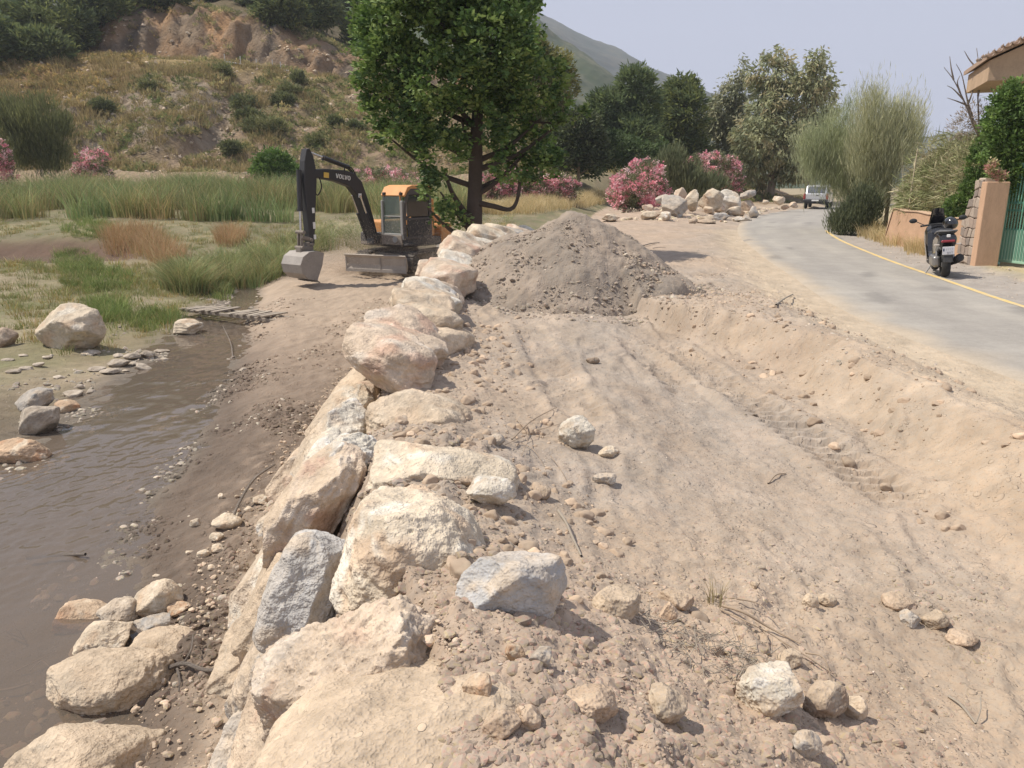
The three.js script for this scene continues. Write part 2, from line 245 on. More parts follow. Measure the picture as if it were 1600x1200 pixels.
// ---------------------------------------------------------------- road, its edge line and the stream
function ribbon(centre, half0, half1, lift, d0, d1, step, colorAt, jag = 0) {
  const pos = [], col = [], uv = [], idx = [], ds = steps(d0, d1, step), m = 20;
  ds.forEach((d, j) => { const c = centre(d), t = (centre(d + 0.2) - centre(d - 0.2)) / 0.4, l = Math.hypot(1, t);
    for (let i = 0; i <= m; i++) { let u = lerp(half0(d), half1(d), i / m); if (jag && (i === 0 || i === m)) u += jag * fbm(d * 1.3, i, 3, 3); const x = c + u / l * 1, z = -d + u * t / l; pos.push(x, lift(u, d), z); col.push(...colorAt(u, d)); uv.push(x / 1.7, z / 1.7); if (j && i) { const a = j * (m + 1) + i, b = a - m - 1; idx.push(b - 1, b, a, b - 1, a, a - 1); } } });
  const g = new THREE.BufferGeometry(); g.setAttribute('position', new THREE.Float32BufferAttribute(pos, 3)); g.setAttribute('color', new THREE.Float32BufferAttribute(col, 3)); g.setAttribute('uv', new THREE.Float32BufferAttribute(uv, 2)); g.setIndex(idx); g.computeVertexNormals(); return g;
}
tag(obj('road', ribbon(roadX, (d) => -roadHalf(d) - 0.05, (d) => roadHalf(d) + 0.3, (u, d) => 0.022 - 0.05 * sm(roadHalf(d) - 0.25, roadHalf(d) + 0.02, -u) - 0.05 * sm(roadHalf(d) + 0.06, roadHalf(d) + 0.3, u) + 0.003 * noise(u * 1.1, d * 0.7, 3), -5, 74, (d) => Math.max(0.08, d * 0.012), (u, d) => {
  const n = noise(u * 1.5, d * 0.25, 51), e = sm(roadHalf(d) - 0.75, roadHalf(d), Math.abs(u) + 0.25 * noise(u * 2, d * 1.4, 5));
  let c = mixc([0.40, 0.38, 0.35], [0.34, 0.322, 0.30], clamp(0.5 + n, 0, 1)); if (u < 0) c = mixc(c, [0.54, 0.45, 0.34], e * 0.8); const p = sm(0.42, 0.5, noise(u * 1.1, d * 0.5, 61)); c = mixc(c, [0.22, 0.21, 0.20], 0.6 * p); c = mixc(c, [0.46, 0.43, 0.385], 0.5 * sm(0.35, 0.1, Math.abs(Math.abs(u) - 0.75)) * sm(-0.2, 0.4, noise(u, d * 0.3, 63))); return c.map((v, i) => v * 0.92 * [1.02, 1, 0.96][i]); }, 0.10),
  new THREE.MeshStandardMaterial({ vertexColors: true, map: fineMap, bumpMap: fineBump, bumpScale: 0.004, roughness: 0.85 })), 'narrow dusty grey asphalt road curving away to the right', null, null, 'structure');
tag(obj('road_line', ribbon(roadX, (d) => roadHalf(d) - 0.08 + 0.01 * noise(d * 3, 1, 1), (d) => roadHalf(d) + 0.04 + 0.012 * noise(d * 3, 9, 1), () => 0.0262, -5, 33.5, (d) => 0.12, (u, d) => mixc([0.62, 0.44, 0.16], [0.50, 0.42, 0.28], clamp(0.3 + 0.9 * noise(u * 9, d * 2.5, 7), 0, 0.9)).map((v) => v * 1.2)),
  new THREE.MeshStandardMaterial({ vertexColors: true, map: fineMap, roughness: 0.8 })), 'worn yellow line along the right edge of the road', null, null, 'structure');
function sheet(left, right, yAt, d0, d1, step, m) {
  const pos = [], uv = [], idx = [], ds = steps(d0, d1, () => step);
  ds.forEach((d, j) => { for (let i = 0; i <= m; i++) { const x = lerp(left(d), right(d), i / m), z = -d, turb = sm(7.6, 6.5, Math.hypot(x + 4.9, (d - 6.9) * 0.8) + 5.4);
    pos.push(x, yAt(d) + 0.006 * noise(x * 2.2, d * 1.5, 3) + 0.004 * noise(x * 6 + d, d * 4, 5) + turb * 0.012 * noise(x * 14, d * 10, 6) + 0.0018 * noise(x * 17, d * 11, 8), z); uv.push(x / 1.3, z / 1.3); if (j && i) { const a = j * (m + 1) + i, b = a - m - 1; idx.push(b - 1, b, a, b - 1, a, a - 1); } } });
  const g = new THREE.BufferGeometry(); g.setAttribute('position', new THREE.Float32BufferAttribute(pos, 3)); g.setAttribute('uv', new THREE.Float32BufferAttribute(uv, 2)); g.setIndex(idx); g.computeVertexNormals(); return g;
}
const waterMat = phys([0.52, 0.44, 0.36], 0.05, { transmission: 0.82, thickness: 0, ior: 1.33 });
tag(obj('stream_water', sheet((d) => shoreL(d) - 0.9, (d) => shoreR(d) + 0.7, waterY, 0.5, 26.5, 0.045, 90), waterMat), 'shallow murky brown stream flowing below the boulder wall', null, null, 'structure');
tag(obj('pool_water', sheet(() => -22, () => -13.2, () => valleyY(27) - 0.17, 24.4, 29.6, 0.12, 60), waterMat), 'small muddy pool in the valley grass by the left edge', null, null, 'structure');
// ---------------------------------------------------------------- boulders and stones
const spheres = {};
function sphere(n) { return spheres[n] ??= (() => { const g = new THREE.IcosahedronGeometry(1, n); g.deleteAttribute('uv'); g.deleteAttribute('normal'); return mergeVertices(g, 1e-5); })(); }
const TONE = {
  cream: [[0.60, 0.51, 0.39], [0.54, 0.41, 0.29], [0.66, 0.60, 0.50]], pink: [[0.57, 0.46, 0.35], [0.50, 0.35, 0.26], [0.64, 0.55, 0.45]], blue: [[0.50, 0.48, 0.45], [0.53, 0.45, 0.36], [0.45, 0.44, 0.425]],
  white: [[0.62, 0.57, 0.48], [0.53, 0.44, 0.34], [0.72, 0.69, 0.63]], grey: [[0.45, 0.41, 0.36], [0.49, 0.41, 0.32], [0.37, 0.36, 0.34]], dusty: [[0.52, 0.42, 0.31], [0.51, 0.395, 0.28], [0.55, 0.46, 0.35]],
  brown: [[0.36, 0.28, 0.21], [0.30, 0.22, 0.16], [0.42, 0.35, 0.27]], river: [[0.42, 0.36, 0.29], [0.36, 0.30, 0.235], [0.49, 0.43, 0.35]], rust: [[0.50, 0.36, 0.24], [0.46, 0.27, 0.16], [0.58, 0.48, 0.36]], clod: [[0.47, 0.35, 0.25], [0.44, 0.32, 0.225], [0.50, 0.39, 0.28]],
};
// texture coordinates in metres from the three sides of a box; corners are doubled where the side changes, normals stay shared
function boxUV(g, o = 0, tile = 1.1) {
  const P = g.attributes.position, N = g.attributes.normal, K = g.attributes.color, ix = g.index.array, map = new Map(), pos = [], nor = [], col = [], uv = [], idx = new Uint32Array(ix.length);
  for (let t = 0; t < ix.length; t += 3) {
    let x = 0, y = 0, z = 0; for (let k = 0; k < 3; k++) { const i = ix[t + k]; x += N.getX(i); y += N.getY(i); z += N.getZ(i); } x = Math.abs(x); y = Math.abs(y); z = Math.abs(z); const a = y > x && y > z ? 0 : x > z ? 1 : 2;
    for (let k = 0; k < 3; k++) { const i = ix[t + k], key = i * 3 + a; let v = map.get(key); if (v === undefined) { v = pos.length / 3; map.set(key, v); const X = P.getX(i), Y = P.getY(i), Z = P.getZ(i); pos.push(X, Y, Z); nor.push(N.getX(i), N.getY(i), N.getZ(i)); col.push(K.getX(i), K.getY(i), K.getZ(i)); uv.push((a === 1 ? Z : X) / tile + o, (a === 0 ? Z : Y) / tile + o * 0.7); } idx[t + k] = v; }
  }
  const n = new THREE.BufferGeometry(); n.setAttribute('position', new THREE.Float32BufferAttribute(pos, 3)); n.setAttribute('normal', new THREE.Float32BufferAttribute(nor, 3)); n.setAttribute('color', new THREE.Float32BufferAttribute(col, 3)); n.setAttribute('uv', new THREE.Float32BufferAttribute(uv, 2)); n.setIndex(new THREE.BufferAttribute(idx, 1)); return n;
}
const DUST = [0.53, 0.42, 0.305];
// size: half axes in metres. A ball cut by planes, then worn: bulges, beds, cracks and grain, all as relief.
function rockGeo({ n = 20, seed = 1, size = [0.4, 0.3, 0.4], tone = 'cream', cuts = 9, flat = 0.78, dust = 0.5, rough: R = 1, bed = 0.4, wet = -9, round = 0.1, cube = 0 }) {
  const r = rng(seed * 7919 + 13), base = sphere(n), P = base.attributes.position, count = P.count, pos = new Float32Array(count * 3), col = new Float32Array(count * 3), T = TONE[tone], TV = n > 8 ? 1.2 : 1;
  const planes = []; for (let i = 0; i < cuts; i++) { const z = r() * 2 - 1, a = r() * 6.2832, q = Math.sqrt(1 - z * z); planes.push([q * Math.cos(a), z, q * Math.sin(a), flat * (0.82 + 0.3 * r()) * (cube ? 1.18 : 1)]); }
  const ox = r() * 90, oy = r() * 90, oz = r() * 90, s = (size[0] + size[1] + size[2]) / 3, bx = r() - 0.5, by = 1.2, bz = r() - 0.5, detail = n > 14;
  for (let i = 0; i < count; i++) {
    const ux = P.getX(i), uy = P.getY(i), uz = P.getZ(i);
    let q = (cube ? 1 / Math.pow(Math.pow(Math.abs(ux), cube) + Math.pow(Math.abs(uy), cube) + Math.pow(Math.abs(uz), cube), 1 / cube) : 1) * (1 + (cube ? 0.13 : 0.20) * noise(ux * 0.9 + ox, uy * 0.9 + oy, uz * 0.9 + oz));
    for (const p of planes) { const c = ux * p[0] + uy * p[1] + uz * p[2]; if (c > 0.05) { const l = p[3] / c, h = clamp(0.5 + 0.5 * (q - l) / round, 0, 1); q = lerp(q, l, h) - round * h * (1 - h) * 0.5; } }
    const X = ux * q * size[0], Y = uy * q * size[1], Z = uz * q * size[2], a = X / s + ox, b = Y / s + oy, c = Z / s + oz;
    let k = 0.075 * noise(a * 1.8, b * 1.8, c * 1.8) + 0.04 * noise(a * 4, b * 4, c * 4);
    const g1 = noise(a * 9, b * 9, c * 9), t = (bx * a + by * b + bz * c);
    const beds = noise(t * 7 + 1.2 * noise(a * 1.4, b * 1.4, c * 1.4), a * 0.5, c * 0.5); k += bed * 0.045 * beds;
    let crack = 0; if (detail) { const cr = Math.abs(noise(t * 2.2 + 0.6 * g1, a * 0.8, c * 0.8)); crack = sm(0.035, 0.0, cr) * sm(0.12, 0.5, noise(a * 1.2 + 9, b * 1.2, c * 1.2)); k -= crack * 0.03; k += 0.018 * R * g1 + 0.010 * R * noise(a * 20, b * 20, c * 20); if (n > 40) k += 0.007 * R * noise(a * 46, b * 46, c * 46); const ri = 1 - Math.abs(noise(a * 6 + 5, b * 6, c * 6)); k += 0.03 * R * (ri * ri - 0.6) * sm(0, 0.4, noise(a * 1.1, b * 1.1 + 4, c * 1.1)); }
    const f = 1 + k; pos[i * 3] = X * f; pos[i * 3 + 1] = Y * f; pos[i * 3 + 2] = Z * f;
    const m = noise(a * 1.3 + 7, b * 1.3, c * 1.3), w = noise(a * 3.1, b * 3.1 + 5, c * 3.1);
    let cc = mixc(T[0], T[1], sm(-0.05, 0.5, m + 0.35 * w)); cc = mixc(cc, T[2], sm(0.15, 0.55, noise(a * 1.7, b * 1.7, c * 1.7 + 8) + 0.3 * beds)); const v = 1 + 0.07 * g1 + 0.06 * w + 0.05 * beds - 0.12 * crack + (detail ? 0.07 * noise(a * 26, b * 26, c * 26) : 0);
    col[i * 3] = cc[0] * v * TV; col[i * 3 + 1] = cc[1] * v * TV; col[i * 3 + 2] = cc[2] * v * TV;
  }
  const g = new THREE.BufferGeometry(); g.setAttribute('position', new THREE.BufferAttribute(pos, 3)); g.setIndex(base.index); g.computeVertexNormals();
    const N = g.attributes.normal;                                 // dust lies where a surface faces up; a wet foot below the water mark
  for (let i = 0; i < count; i++) { const up = sm(0.35, 0.85, N.getY(i) + 0.35 * noise(pos[i * 3] * 3 / s + ox, pos[i * 3 + 2] * 3 / s, oz)) * dust, wt = sm(wet + 0.05, wet - 0.02, pos[i * 3 + 1]); for (let c = 0; c < 3; c++) col[i * 3 + c] = lerp(col[i * 3 + c], DUST[c] * TV * (1 + 0.06 * noise(pos[i * 3] * 30, pos[i * 3 + 1] * 30, pos[i * 3 + 2] * 30)), up) * (1 - 0.55 * wt); }
  g.setAttribute('color', new THREE.BufferAttribute(col, 3)); return n > 8 ? boxUV(g, ox) : g;
}
const rockH = pebbleField(1024, 25, [[500, 3, 16, 0.16], [4000, 1, 5, 0.10]], [[5, 0.3], [11, 0.22], [26, 0.2], [64, 0.17], [160, 0.12]]);
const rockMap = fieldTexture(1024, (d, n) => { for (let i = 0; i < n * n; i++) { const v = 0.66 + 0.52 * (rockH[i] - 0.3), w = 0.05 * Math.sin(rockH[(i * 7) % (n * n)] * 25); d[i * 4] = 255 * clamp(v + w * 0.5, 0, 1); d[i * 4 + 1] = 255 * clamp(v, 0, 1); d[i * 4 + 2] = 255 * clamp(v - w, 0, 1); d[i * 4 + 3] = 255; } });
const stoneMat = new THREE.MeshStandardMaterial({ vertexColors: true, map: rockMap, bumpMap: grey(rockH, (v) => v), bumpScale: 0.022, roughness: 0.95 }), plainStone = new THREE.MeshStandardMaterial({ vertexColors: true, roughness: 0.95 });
const rockPts = [];                                              // where the rocks stand: [x, z, radius]
// a rock seen at (px, py) of the photograph, w x h pixels; it rests on the ground below it
function rock(name, px, py, w, h, o = {}, parent = scene) {
  const foot = hit(px, py + h * (o.foot ?? 0.3)), d = -foot.z, D = foot.clone().sub(camera.position), depth = D.length() * 0.985, a = spx(w, depth) / 2, b = spx(h, depth) / 2;
  const size = [a, o.tall ? o.tall * a : Math.max(b * (o.b ?? 0.9), a * 0.3), (o.deep ?? 0.85) * a];
  const lift = (o.lift ?? 0.35) * size[1], m = new THREE.Mesh(rockGeo({ n: clamp(Math.round(w * (o.res ?? 0.26)), w > 17 ? 10 : 6, 62), seed: px * 3 + py, ...o, size }), clamp(Math.round(w * (o.res ?? 0.26)), w > 17 ? 10 : 6, 62) > 8 ? stoneMat : plainStone);
  m.name = parent === scene ? named(name) : name; parent.add(shade(m));
  m.position.copy(o.y !== undefined ? V(foot.x, o.y, foot.z) : foot).add(V(0, lift, -(o.back ?? 0.25) * size[2]));
  m.rotation.set(o.pitch ?? 0, o.turn ?? 0, o.roll ?? 0, 'YXZ'); rockPts.push([m.position.x, m.position.z, Math.max(a, size[2])]); return m;
}
// the wall: big blocks fitted close together over its rounded crest and down its steep face, each block a part
const wall = thing('boulder_wall', 'long steep retaining wall of big pale blocks between stream and dirt platform', 'boulder wall'); wall.userData.kind = 'thing';
function wallProfile(d) { const cx = crestX(d), run = lerp(0.72, 0.95, sm(3, 8, d)), top = floorY(d) + crestLift(d) + 0.04, bot = valley(cx - run - 0.35, d) - 0.2, by = top - bot, len = Math.hypot(run, by); return { cx, top, fx: -run / len, fy: -by / len, len }; }
function wallPoint(d, v, out, nor) {
  const w = wallProfile(d), k = sm(-0.32, 0.32, v), tx = w.cx - v, ty = w.top + (v < 0 ? v * 0.16 : 0), x = lerp(tx, w.cx + w.fx * v, k), y = lerp(ty, w.top + w.fy * v, k), nx = lerp(0, w.fy, k), ny = lerp(1, -w.fx, k), l = Math.hypot(nx, ny);
  out.set(x, y, -d); if (nor) nor.set(nx / l, ny / l, 0); return w;
}
const toPixel = (p) => { const q = p.clone().applyMatrix4(camera.matrixWorldInverse); return [800 + FPX * q.x / -q.z, 600 - FPX * q.y / -q.z, -q.z]; };
const onN = V();
function onWall(px, py) { let best = 1e9, r = [3, 0]; const p = V(); for (let d = 1.5; d < 20; d += d < 6 ? 0.04 : 0.1) for (let v = -0.9; v < 1.8; v += 0.05) { wallPoint(d, v, p, onN); p.addScaledVector(onN, 0.10); const q = toPixel(p), e = Math.hypot(q[0] - px, q[1] - py); if (e < best) { best = e; r = [d, v]; } } return r; }
const BLOCKS = [ // [label, tone, px, py, half along the valley, half across, half thickness, turn, tilt to the viewer, tilt across, options]
  ['huge dusty tan block with a smooth rounded top, nearest in the wall', 'dusty', 590, 1150, 0.54, 0.60, 0.40, 0.1, 0.06, 0.0, { dust: 0.9, cube: 3, cuts: 7, flat: 0.92, rough: 0.7, bed: 0.2, at: [-0.30, 0.20, -1.95], sc: 0.94 }],
  ['long crumbly pinkish block with a rough broken surface', 'pink', 555, 1030, 0.27, 0.58, 0.36, -0.42, 0.05, 0.12, { dust: 0.12, cuts: 10, flat: 0.86, rough: 2.2, at: [-0.58, 0.19, -2.42], sc: 0.98 }],
  ['big pale block with grey streaks behind the pinkish one', 'cream', 605, 885, 0.48, 0.44, 0.38, 0.1, 0.06, 0.06, { dust: 0.45, cube: 3, at: [-0.44, 0.36, -3.08], sc: 0.92, cuts: 8, flat: 0.9, bed: 0.7 }],
  ['smooth bluish grey block on the stream face of the wall', 'blue', 458, 905, 0.40, 0.42, 0.26, 0.2, 0, 0, { dust: 0.2, cuts: 6, flat: 0.88, rough: 0.6, bed: 0.2, at: [-1.06, -0.06, -3.6], sc: 0.9 }],
  ['cream block with dark gaps below its front edge', 'cream', 690, 728, 0.34, 0.60, 0.22, -0.1, 0.06, 0.02, { dust: 0.5, cuts: 9, flat: 0.88, bed: 0.7, inset: -0.10 }],
  ['dust covered slab overhanging a dark gap behind the cream block', 'dusty', 655, 636, 0.46, 0.52, 0.24, 0.15, 0.10, 0.04, { dust: 0.9, cuts: 9, flat: 0.88, inset: -0.16 }],
  ['tall whitish streaked block on the face below the cream one', 'white', 533, 720, 0.44, 0.46, 0.26, 0.15, 0, 0, { dust: 0.3, cuts: 7, flat: 0.88, bed: 0.8, at: [-1.16, 0.02, -4.85], sc: 0.85 }],
  [null, 'pink', 474, 705, 0.44, 0.40, 0.26, 0, 0, 0, { dust: 0.4 }], [null, 'dusty', 425, 800, 0.38, 0.36, 0.24, 0, 0, 0, { dust: 0.5 }],
  ['flat topped dusty slab on the crest', 'dusty', 680, 535, 0.60, 0.48, 0.24, 0.2, 0.05, 0.05, { dust: 0.95, cuts: 8, flat: 0.88, inset: -0.08 }],
  [null, 'cream', 575, 580, 0.50, 0.40, 0.26, 0, 0, 0, { dust: 0.3 }], [null, 'rust', 610, 500, 0.55, 0.38, 0.26, 0, 0, 0, { dust: 0.3 }], [null, 'white', 545, 640, 0.40, 0.36, 0.24, 0, 0, 0, { dust: 0.3 }],
  ['grey slab at the foot of the wall beside the huge tan block', 'grey', 345, 1140, 0.42, 0.40, 0.22, 0.2, 0, 0, { dust: 0.3, rough: 0.6, cuts: 7 }], [null, 'dusty', 350, 970, 0.42, 0.36, 0.24, 0.2, 0, 0, { dust: 0.5 }], [null, 'dusty', 275, 1140, 0.36, 0.30, 0.22, 0.2, 0, 0, { dust: 0.5 }], [null, 'cream', 390, 880, 0.34, 0.32, 0.22, 0, 0, 0, { dust: 0.5 }], [null, 'grey', 430, 1120, 0.34, 0.36, 0.28, 0, 0, 0, { dust: 0.4 }],
];
{
  const r = rng(41), tones = ['cream', 'white', 'pink', 'grey', 'dusty', 'cream', 'pink', 'white'], put = [], p = V(), n = V(), tv = V(), B = new THREE.Matrix4(), p2 = V();
  const block = (label, tone, d, v, hd, hv, hn, turn, tiltZ, tiltX, o) => {
    wallPoint(d, v, p, n); wallPoint(d, v + 0.1, p2); tv.copy(p2).sub(p).normalize(); n.set(-tv.y, tv.x, 0); if (n.y < 0 && n.x > 0) n.negate(); const td = V().crossVectors(n, tv);
    const m = obj('boulder', rockGeo({ n: clamp(Math.round(165 / d), 10, 50), seed: Math.round(d * 977 + v * 313 + hd * 77), cuts: 9, flat: 0.86, bed: 0.5, round: 0.035, cube: 4, tone, ...o, size: [hd, hn, hv] }), stoneMat, wall); if (label) m.userData.label = label;
    B.makeBasis(td, n, tv); m.quaternion.setFromRotationMatrix(B).multiply(new THREE.Quaternion().setFromEuler(new THREE.Euler(tiltX, turn, tiltZ, 'YXZ'))); m.position.copy(p).addScaledVector(n, -hn * (v < 0.2 ? (d > 13 ? 0.95 : d > 7 ? 0.86 : 0.72) : 0.6) - (o.inset ?? 0)); if (o.at) m.position.set(...o.at); if (o.sc) m.scale.setScalar(o.sc); put.push([d, v, Math.min(hd, hv)]);
  };
  for (const [label, tone, px, py, hd, hv, hn, turn, tz, tx, o] of BLOCKS) { const [d, v] = onWall(px, py), face = tz === 0; block(label, tone, d, face ? Math.max(v, 0.4) : v, hd * 0.82, hv * (face ? 0.84 : 0.76), hn * 0.85, turn, tz, tx, o); }
  for (const v0 of [-0.3, 0.4, 0.95, 1.4]) for (let d = 1.7 + r() * 0.4; d < 19.6; d += 0.54 + 0.24 * r()) {
    const v = v0 + (r() - 0.5) * 0.18, k = [r(), r(), r(), r(), r(), r()];
    if (v0 < 0 && d < 6.6) continue; if (put.some((q) => Math.hypot(q[0] - d, q[1] - v) < q[2] * 0.8 + 0.06)) continue;
    block(null, tones[Math.floor(k[0] * 8)], d, v, 0.36 + 0.16 * k[1], (v0 < 0 ? 0.38 : 0.31) + 0.1 * k[2], 0.20 + 0.06 * k[3], (k[4] - 0.5) * 0.7, (k[5] - 0.4) * 0.25, (k[1] - 0.5) * 0.25, { dust: v0 < 0 ? 1 : 0.8, cuts: 12, flat: 0.8, round: 0.025, inset: (k[3] - 0.5) * 0.16 });
  }
}
const wb = (label, px, py, w, h, o) => { const m = rock('boulder', px, py, w, h, { lift: 0.1, ...o }, wall); if (label) m.userData.label = label; return m; };
wb('pale bluish grey slab of rock half buried in red soil behind the crest', 802, 930, 180, 190, { tone: 'blue', dust: 0.4, cuts: 8, flat: 0.8, roll: -0.45, turn: 0.3, foot: 0.1, lift: 0.16, deep: 0.65, rough: 0.7 });
wb('pale rock with a dark shadowed front, standing proud of the crest', 686, 458, 80, 46, { tone: 'cream', dust: 0.1, cuts: 12, flat: 0.68, foot: 0.45, lift: 0.5, round: 0.03 });
wb(null, 668, 424, 84, 34, { tone: 'cream', dust: 0.3, foot: 0.3, lift: 0.2, bed: 1, cuts: 12, flat: 0.7 });
wb(null, 690, 405, 80, 28, { tone: 'pink', dust: 0.2, foot: 0.3, lift: 0.2, bed: 1, cuts: 12, flat: 0.7 });
wb('stratified grey and white rock near the far end of the crest', 708, 388, 74, 28, { tone: 'blue', dust: 0.2, foot: 0.3, lift: 0.3, bed: 1.4, cuts: 12, flat: 0.7 });
wb(null, 738, 376, 70, 24, { tone: 'cream', dust: 0.3, foot: 0.4, lift: 0.4, bed: 1.2, cuts: 12, flat: 0.7 });
// ---------------------------------------------------------------- hillside across the valley, mountains beyond
const toeD = (x) => 62 + 0.10 * Math.max(0, x + 10) + 0.02 * Math.max(0, -x - 20) + 2 * noise(x * 0.05, 3, 1);
const hillK = track([[-90, 1.05], [-45, 1.06], [-32, 1.02], [-20, 0.9], [-12, 0.84], [-4, 0.80], [4, 0.62], [10, 0.5], [16, 0.36], [26, 0.2], [40, 0.08]]);
const gullyAt = (x, s) => { let h = 0; for (const [gx, w, k, dp] of [[-27.5, 1.6, 0.10, 2.2], [-36, 2.2, -0.15, 1.2], [-20, 1.3, 0.2, 0.7], [-45, 2.5, 0.1, 1.0], [-13, 1.2, 0.1, 0.6]]) h += dp * Math.exp(-Math.pow((x - gx - k * (s - 10) + 2.2 * noise(s * 0.13, gx, 2) + 0.6 * noise(s * 0.5, gx, 3)) / (w * (0.8 + 0.5 * noise(s * 0.2, gx, 7))), 2)) * (0.7 + 0.5 * noise(s * 0.22, gx, 9)); return h; };
const slopeP = track([[-4, -0.6], [0, 0.6], [2, 1.0], [5, 1.6], [9, 4.4], [15, 7.4], [21, 10.4], [24.5, 12.0], [25.5, 12.3], [29, 12.5], [31, 13.0], [32.5, 15.2], [34.5, 17.6], [36.5, 18.8], [42, 20.2], [60, 25], [90, 34], [120, 38]]);
function hillY(x, z) {
  const d = -z, n = noise(x * 0.06, d * 0.05, 71), s = d - toeD(x) + 2.2 * noise(x * 0.11, 1, 72) * sm(20, 34, d - toeD(x));
  const cl = sm(28, 32, s), k = hillK(x);
  let pr = slopeP(s + cl * (2.5 * noise(x * 0.16, d * 0.02, 73) + 1.2 * noise(x * 0.5, d * 0.1, 74))); if (pr > 13) pr = 13 + (pr - 13) * lerp(0.3, 1, sm(-58, -47, x)) * (1 - 0.35 * sm(-30, -18, x));
  let h = lay(x, -toeD(x) + 3) - 0.25 + pr * k - 3 * sm(24, 38, x);
  h += cl * sm(41, 37, s) * (0.8 * noise(x * 0.25, h * 0.35, 77) + 0.5 * noise(x * 1.1, d * 0.35, 78) + 0.35 * noise(x * 0.5, h * 1.3, 79) + 1.1 * ((1 - Math.abs(noise(x * 0.33, h * 0.2, 171))) ** 2 - 0.6) + 0.5 * ((1 - Math.abs(noise(x * 0.95, h * 0.5, 172))) ** 2 - 0.6)) + (0.5 * n + 0.3 * noise(x * 0.3, d * 0.3, 75) + 0.16 * noise(x * 0.9, d * 0.9, 76)) * sm(-2, 4, s);
  h += 0.7 * ((1 - Math.abs(noise(x * 0.5, d * 0.7, 176))) ** 2 - 0.5) * sm(10, 5, Math.hypot((x + 35) * 0.8, (s - 13) * 1.1)) + 0.35 * ((1 - Math.abs(noise(x * 0.25, d * 0.5, 177))) ** 2 - 0.5) * sm(3, 8, s) * sm(27, 23, s);
  h -= gullyAt(x, s) * sm(3, 9, s) * sm(25, 20, s);
  return h;
}
{
  const xs = steps(-95, 42, (x) => (x > -50 && x < 14 ? 0.34 : 0.9)), ss = [...steps(-6, 44, () => 0.36), ...steps(45, 125, () => 3)], nx = xs.length, nz = ss.length, pos = [], col = [], uv = [], idx = [];
  for (let j = 0; j < nz; j++) for (let i = 0; i < nx; i++) {
    const x = xs[i], d = toeD(x) + ss[j], s = ss[j], y = hillY(x, -d), dy = hillY(x, -d - 0.6) - y, st = dy / 0.6;
    const lx = 0.9 * noise(x * 0.33, s * 0.7, 91) + 0.12 * noise(x * 3, y * 2, 92), lz = 0.7 * noise(x * 0.28, s * 0.7, 93);
    pos.push(x + lx * 0.4 * sm(28, 31, s), y, -d + lz * 0.8 * sm(28, 31, s)); uv.push(x / 3.1, (y + d) / 3.1);
    const n1 = noise(x * 0.13, s * 0.16, 81), n2 = noise(x * 0.5, s * 0.5, 82), n3 = noise(x * 1.6, s * 1.6, 83);
    let c = mixc([0.40, 0.30, 0.22], [0.34, 0.26, 0.155], clamp(0.5 + 0.9 * n1, 0, 1)); c = mixc(c, [0.20, 0.19, 0.09], 0.75 * sm(0.0, 0.5, n2 + 0.3 * n3)); c = mixc(c, [0.46, 0.36, 0.28], 0.7 * sm(0.15, 0.5, noise(x * 0.35, s * 0.22, 85)));
    c = mixc(c, [0.42, 0.27, 0.13], 0.7 * sm(-28, -40, x) * sm(10, 16, s));
    c = mixc(c, [0.42, 0.33, 0.15], 0.8 * sm(21, 24, s + n2) * sm(29, 26, s)); c = mixc(c, [0.50, 0.39, 0.29], sm(5.5, 3, s + n2) * 0.8);
    const cl = sm(28.5, 30.5, s) * sm(41, 37, s + 2 * n1); let rk = mixc([0.40, 0.265, 0.165], [0.30, 0.23, 0.17], sm(-0.2, 0.3, noise(x * 0.2, y * 0.3, 86))); rk = mixc(rk, [0.56, 0.35, 0.20], sm(0.1, 0.4, noise(x * 0.22, y * 0.12, 87))); rk = mixc(rk, [0.17, 0.145, 0.125], sm(0.1, 0.45, noise(x * 0.45, y * 0.5, 88)) * 0.85); rk = mixc(rk, [0.46, 0.36, 0.28], 0.6 * sm(0.15, 0.4, noise(x * 1.2, y * 0.8, 89)));
    c = mixc(c, rk, cl); c = mixc(c, [0.16, 0.14, 0.08], sm(37, 42, s) * 0.8);
    c = mixc(c, [0.42, 0.32, 0.24], clamp(gullyAt(x, s) * 0.45, 0, 0.85) * sm(4, 7, s) * sm(25, 22, s));
    { const q = sm(9, 6, Math.hypot((x + 35) * 0.8, (s - 13) * 1.1) + 3 * noise(x * 0.4, s * 0.4, 95)); c = mixc(c, mixc([0.46, 0.40, 0.34], [0.24, 0.20, 0.17], sm(0, 0.3, noise(x * 0.8, s * 1.4, 96))), 0.8 * q); }
    const v = (1 + 0.14 * n3 + 0.12 * n2 + 0.12 * noise(x * 3.5, y * 3.5, s)) * 1.06; col.push(c[0] * v, c[1] * v * 0.96, c[2] * v * 0.86);
    if (i && j) { const a = j * nx + i, b = a - nx; idx.push(b - 1, b, a, b - 1, a, a - 1); }
  }
  const g = new THREE.BufferGeometry(); g.setAttribute('position', new THREE.Float32BufferAttribute(pos, 3)); g.setAttribute('color', new THREE.Float32BufferAttribute(col, 3)); g.setAttribute('uv', new THREE.Float32BufferAttribute(uv, 2)); g.setIndex(idx); g.computeVertexNormals();
  tag(obj('hillside', g, new THREE.MeshStandardMaterial({ vertexColors: true, map: dirtMap, bumpMap: dirtBump, bumpScale: 0.5, roughness: 1 })), 'dry scrub hillside with terrace and orange brown eroded cliff', null, null, 'structure');
}
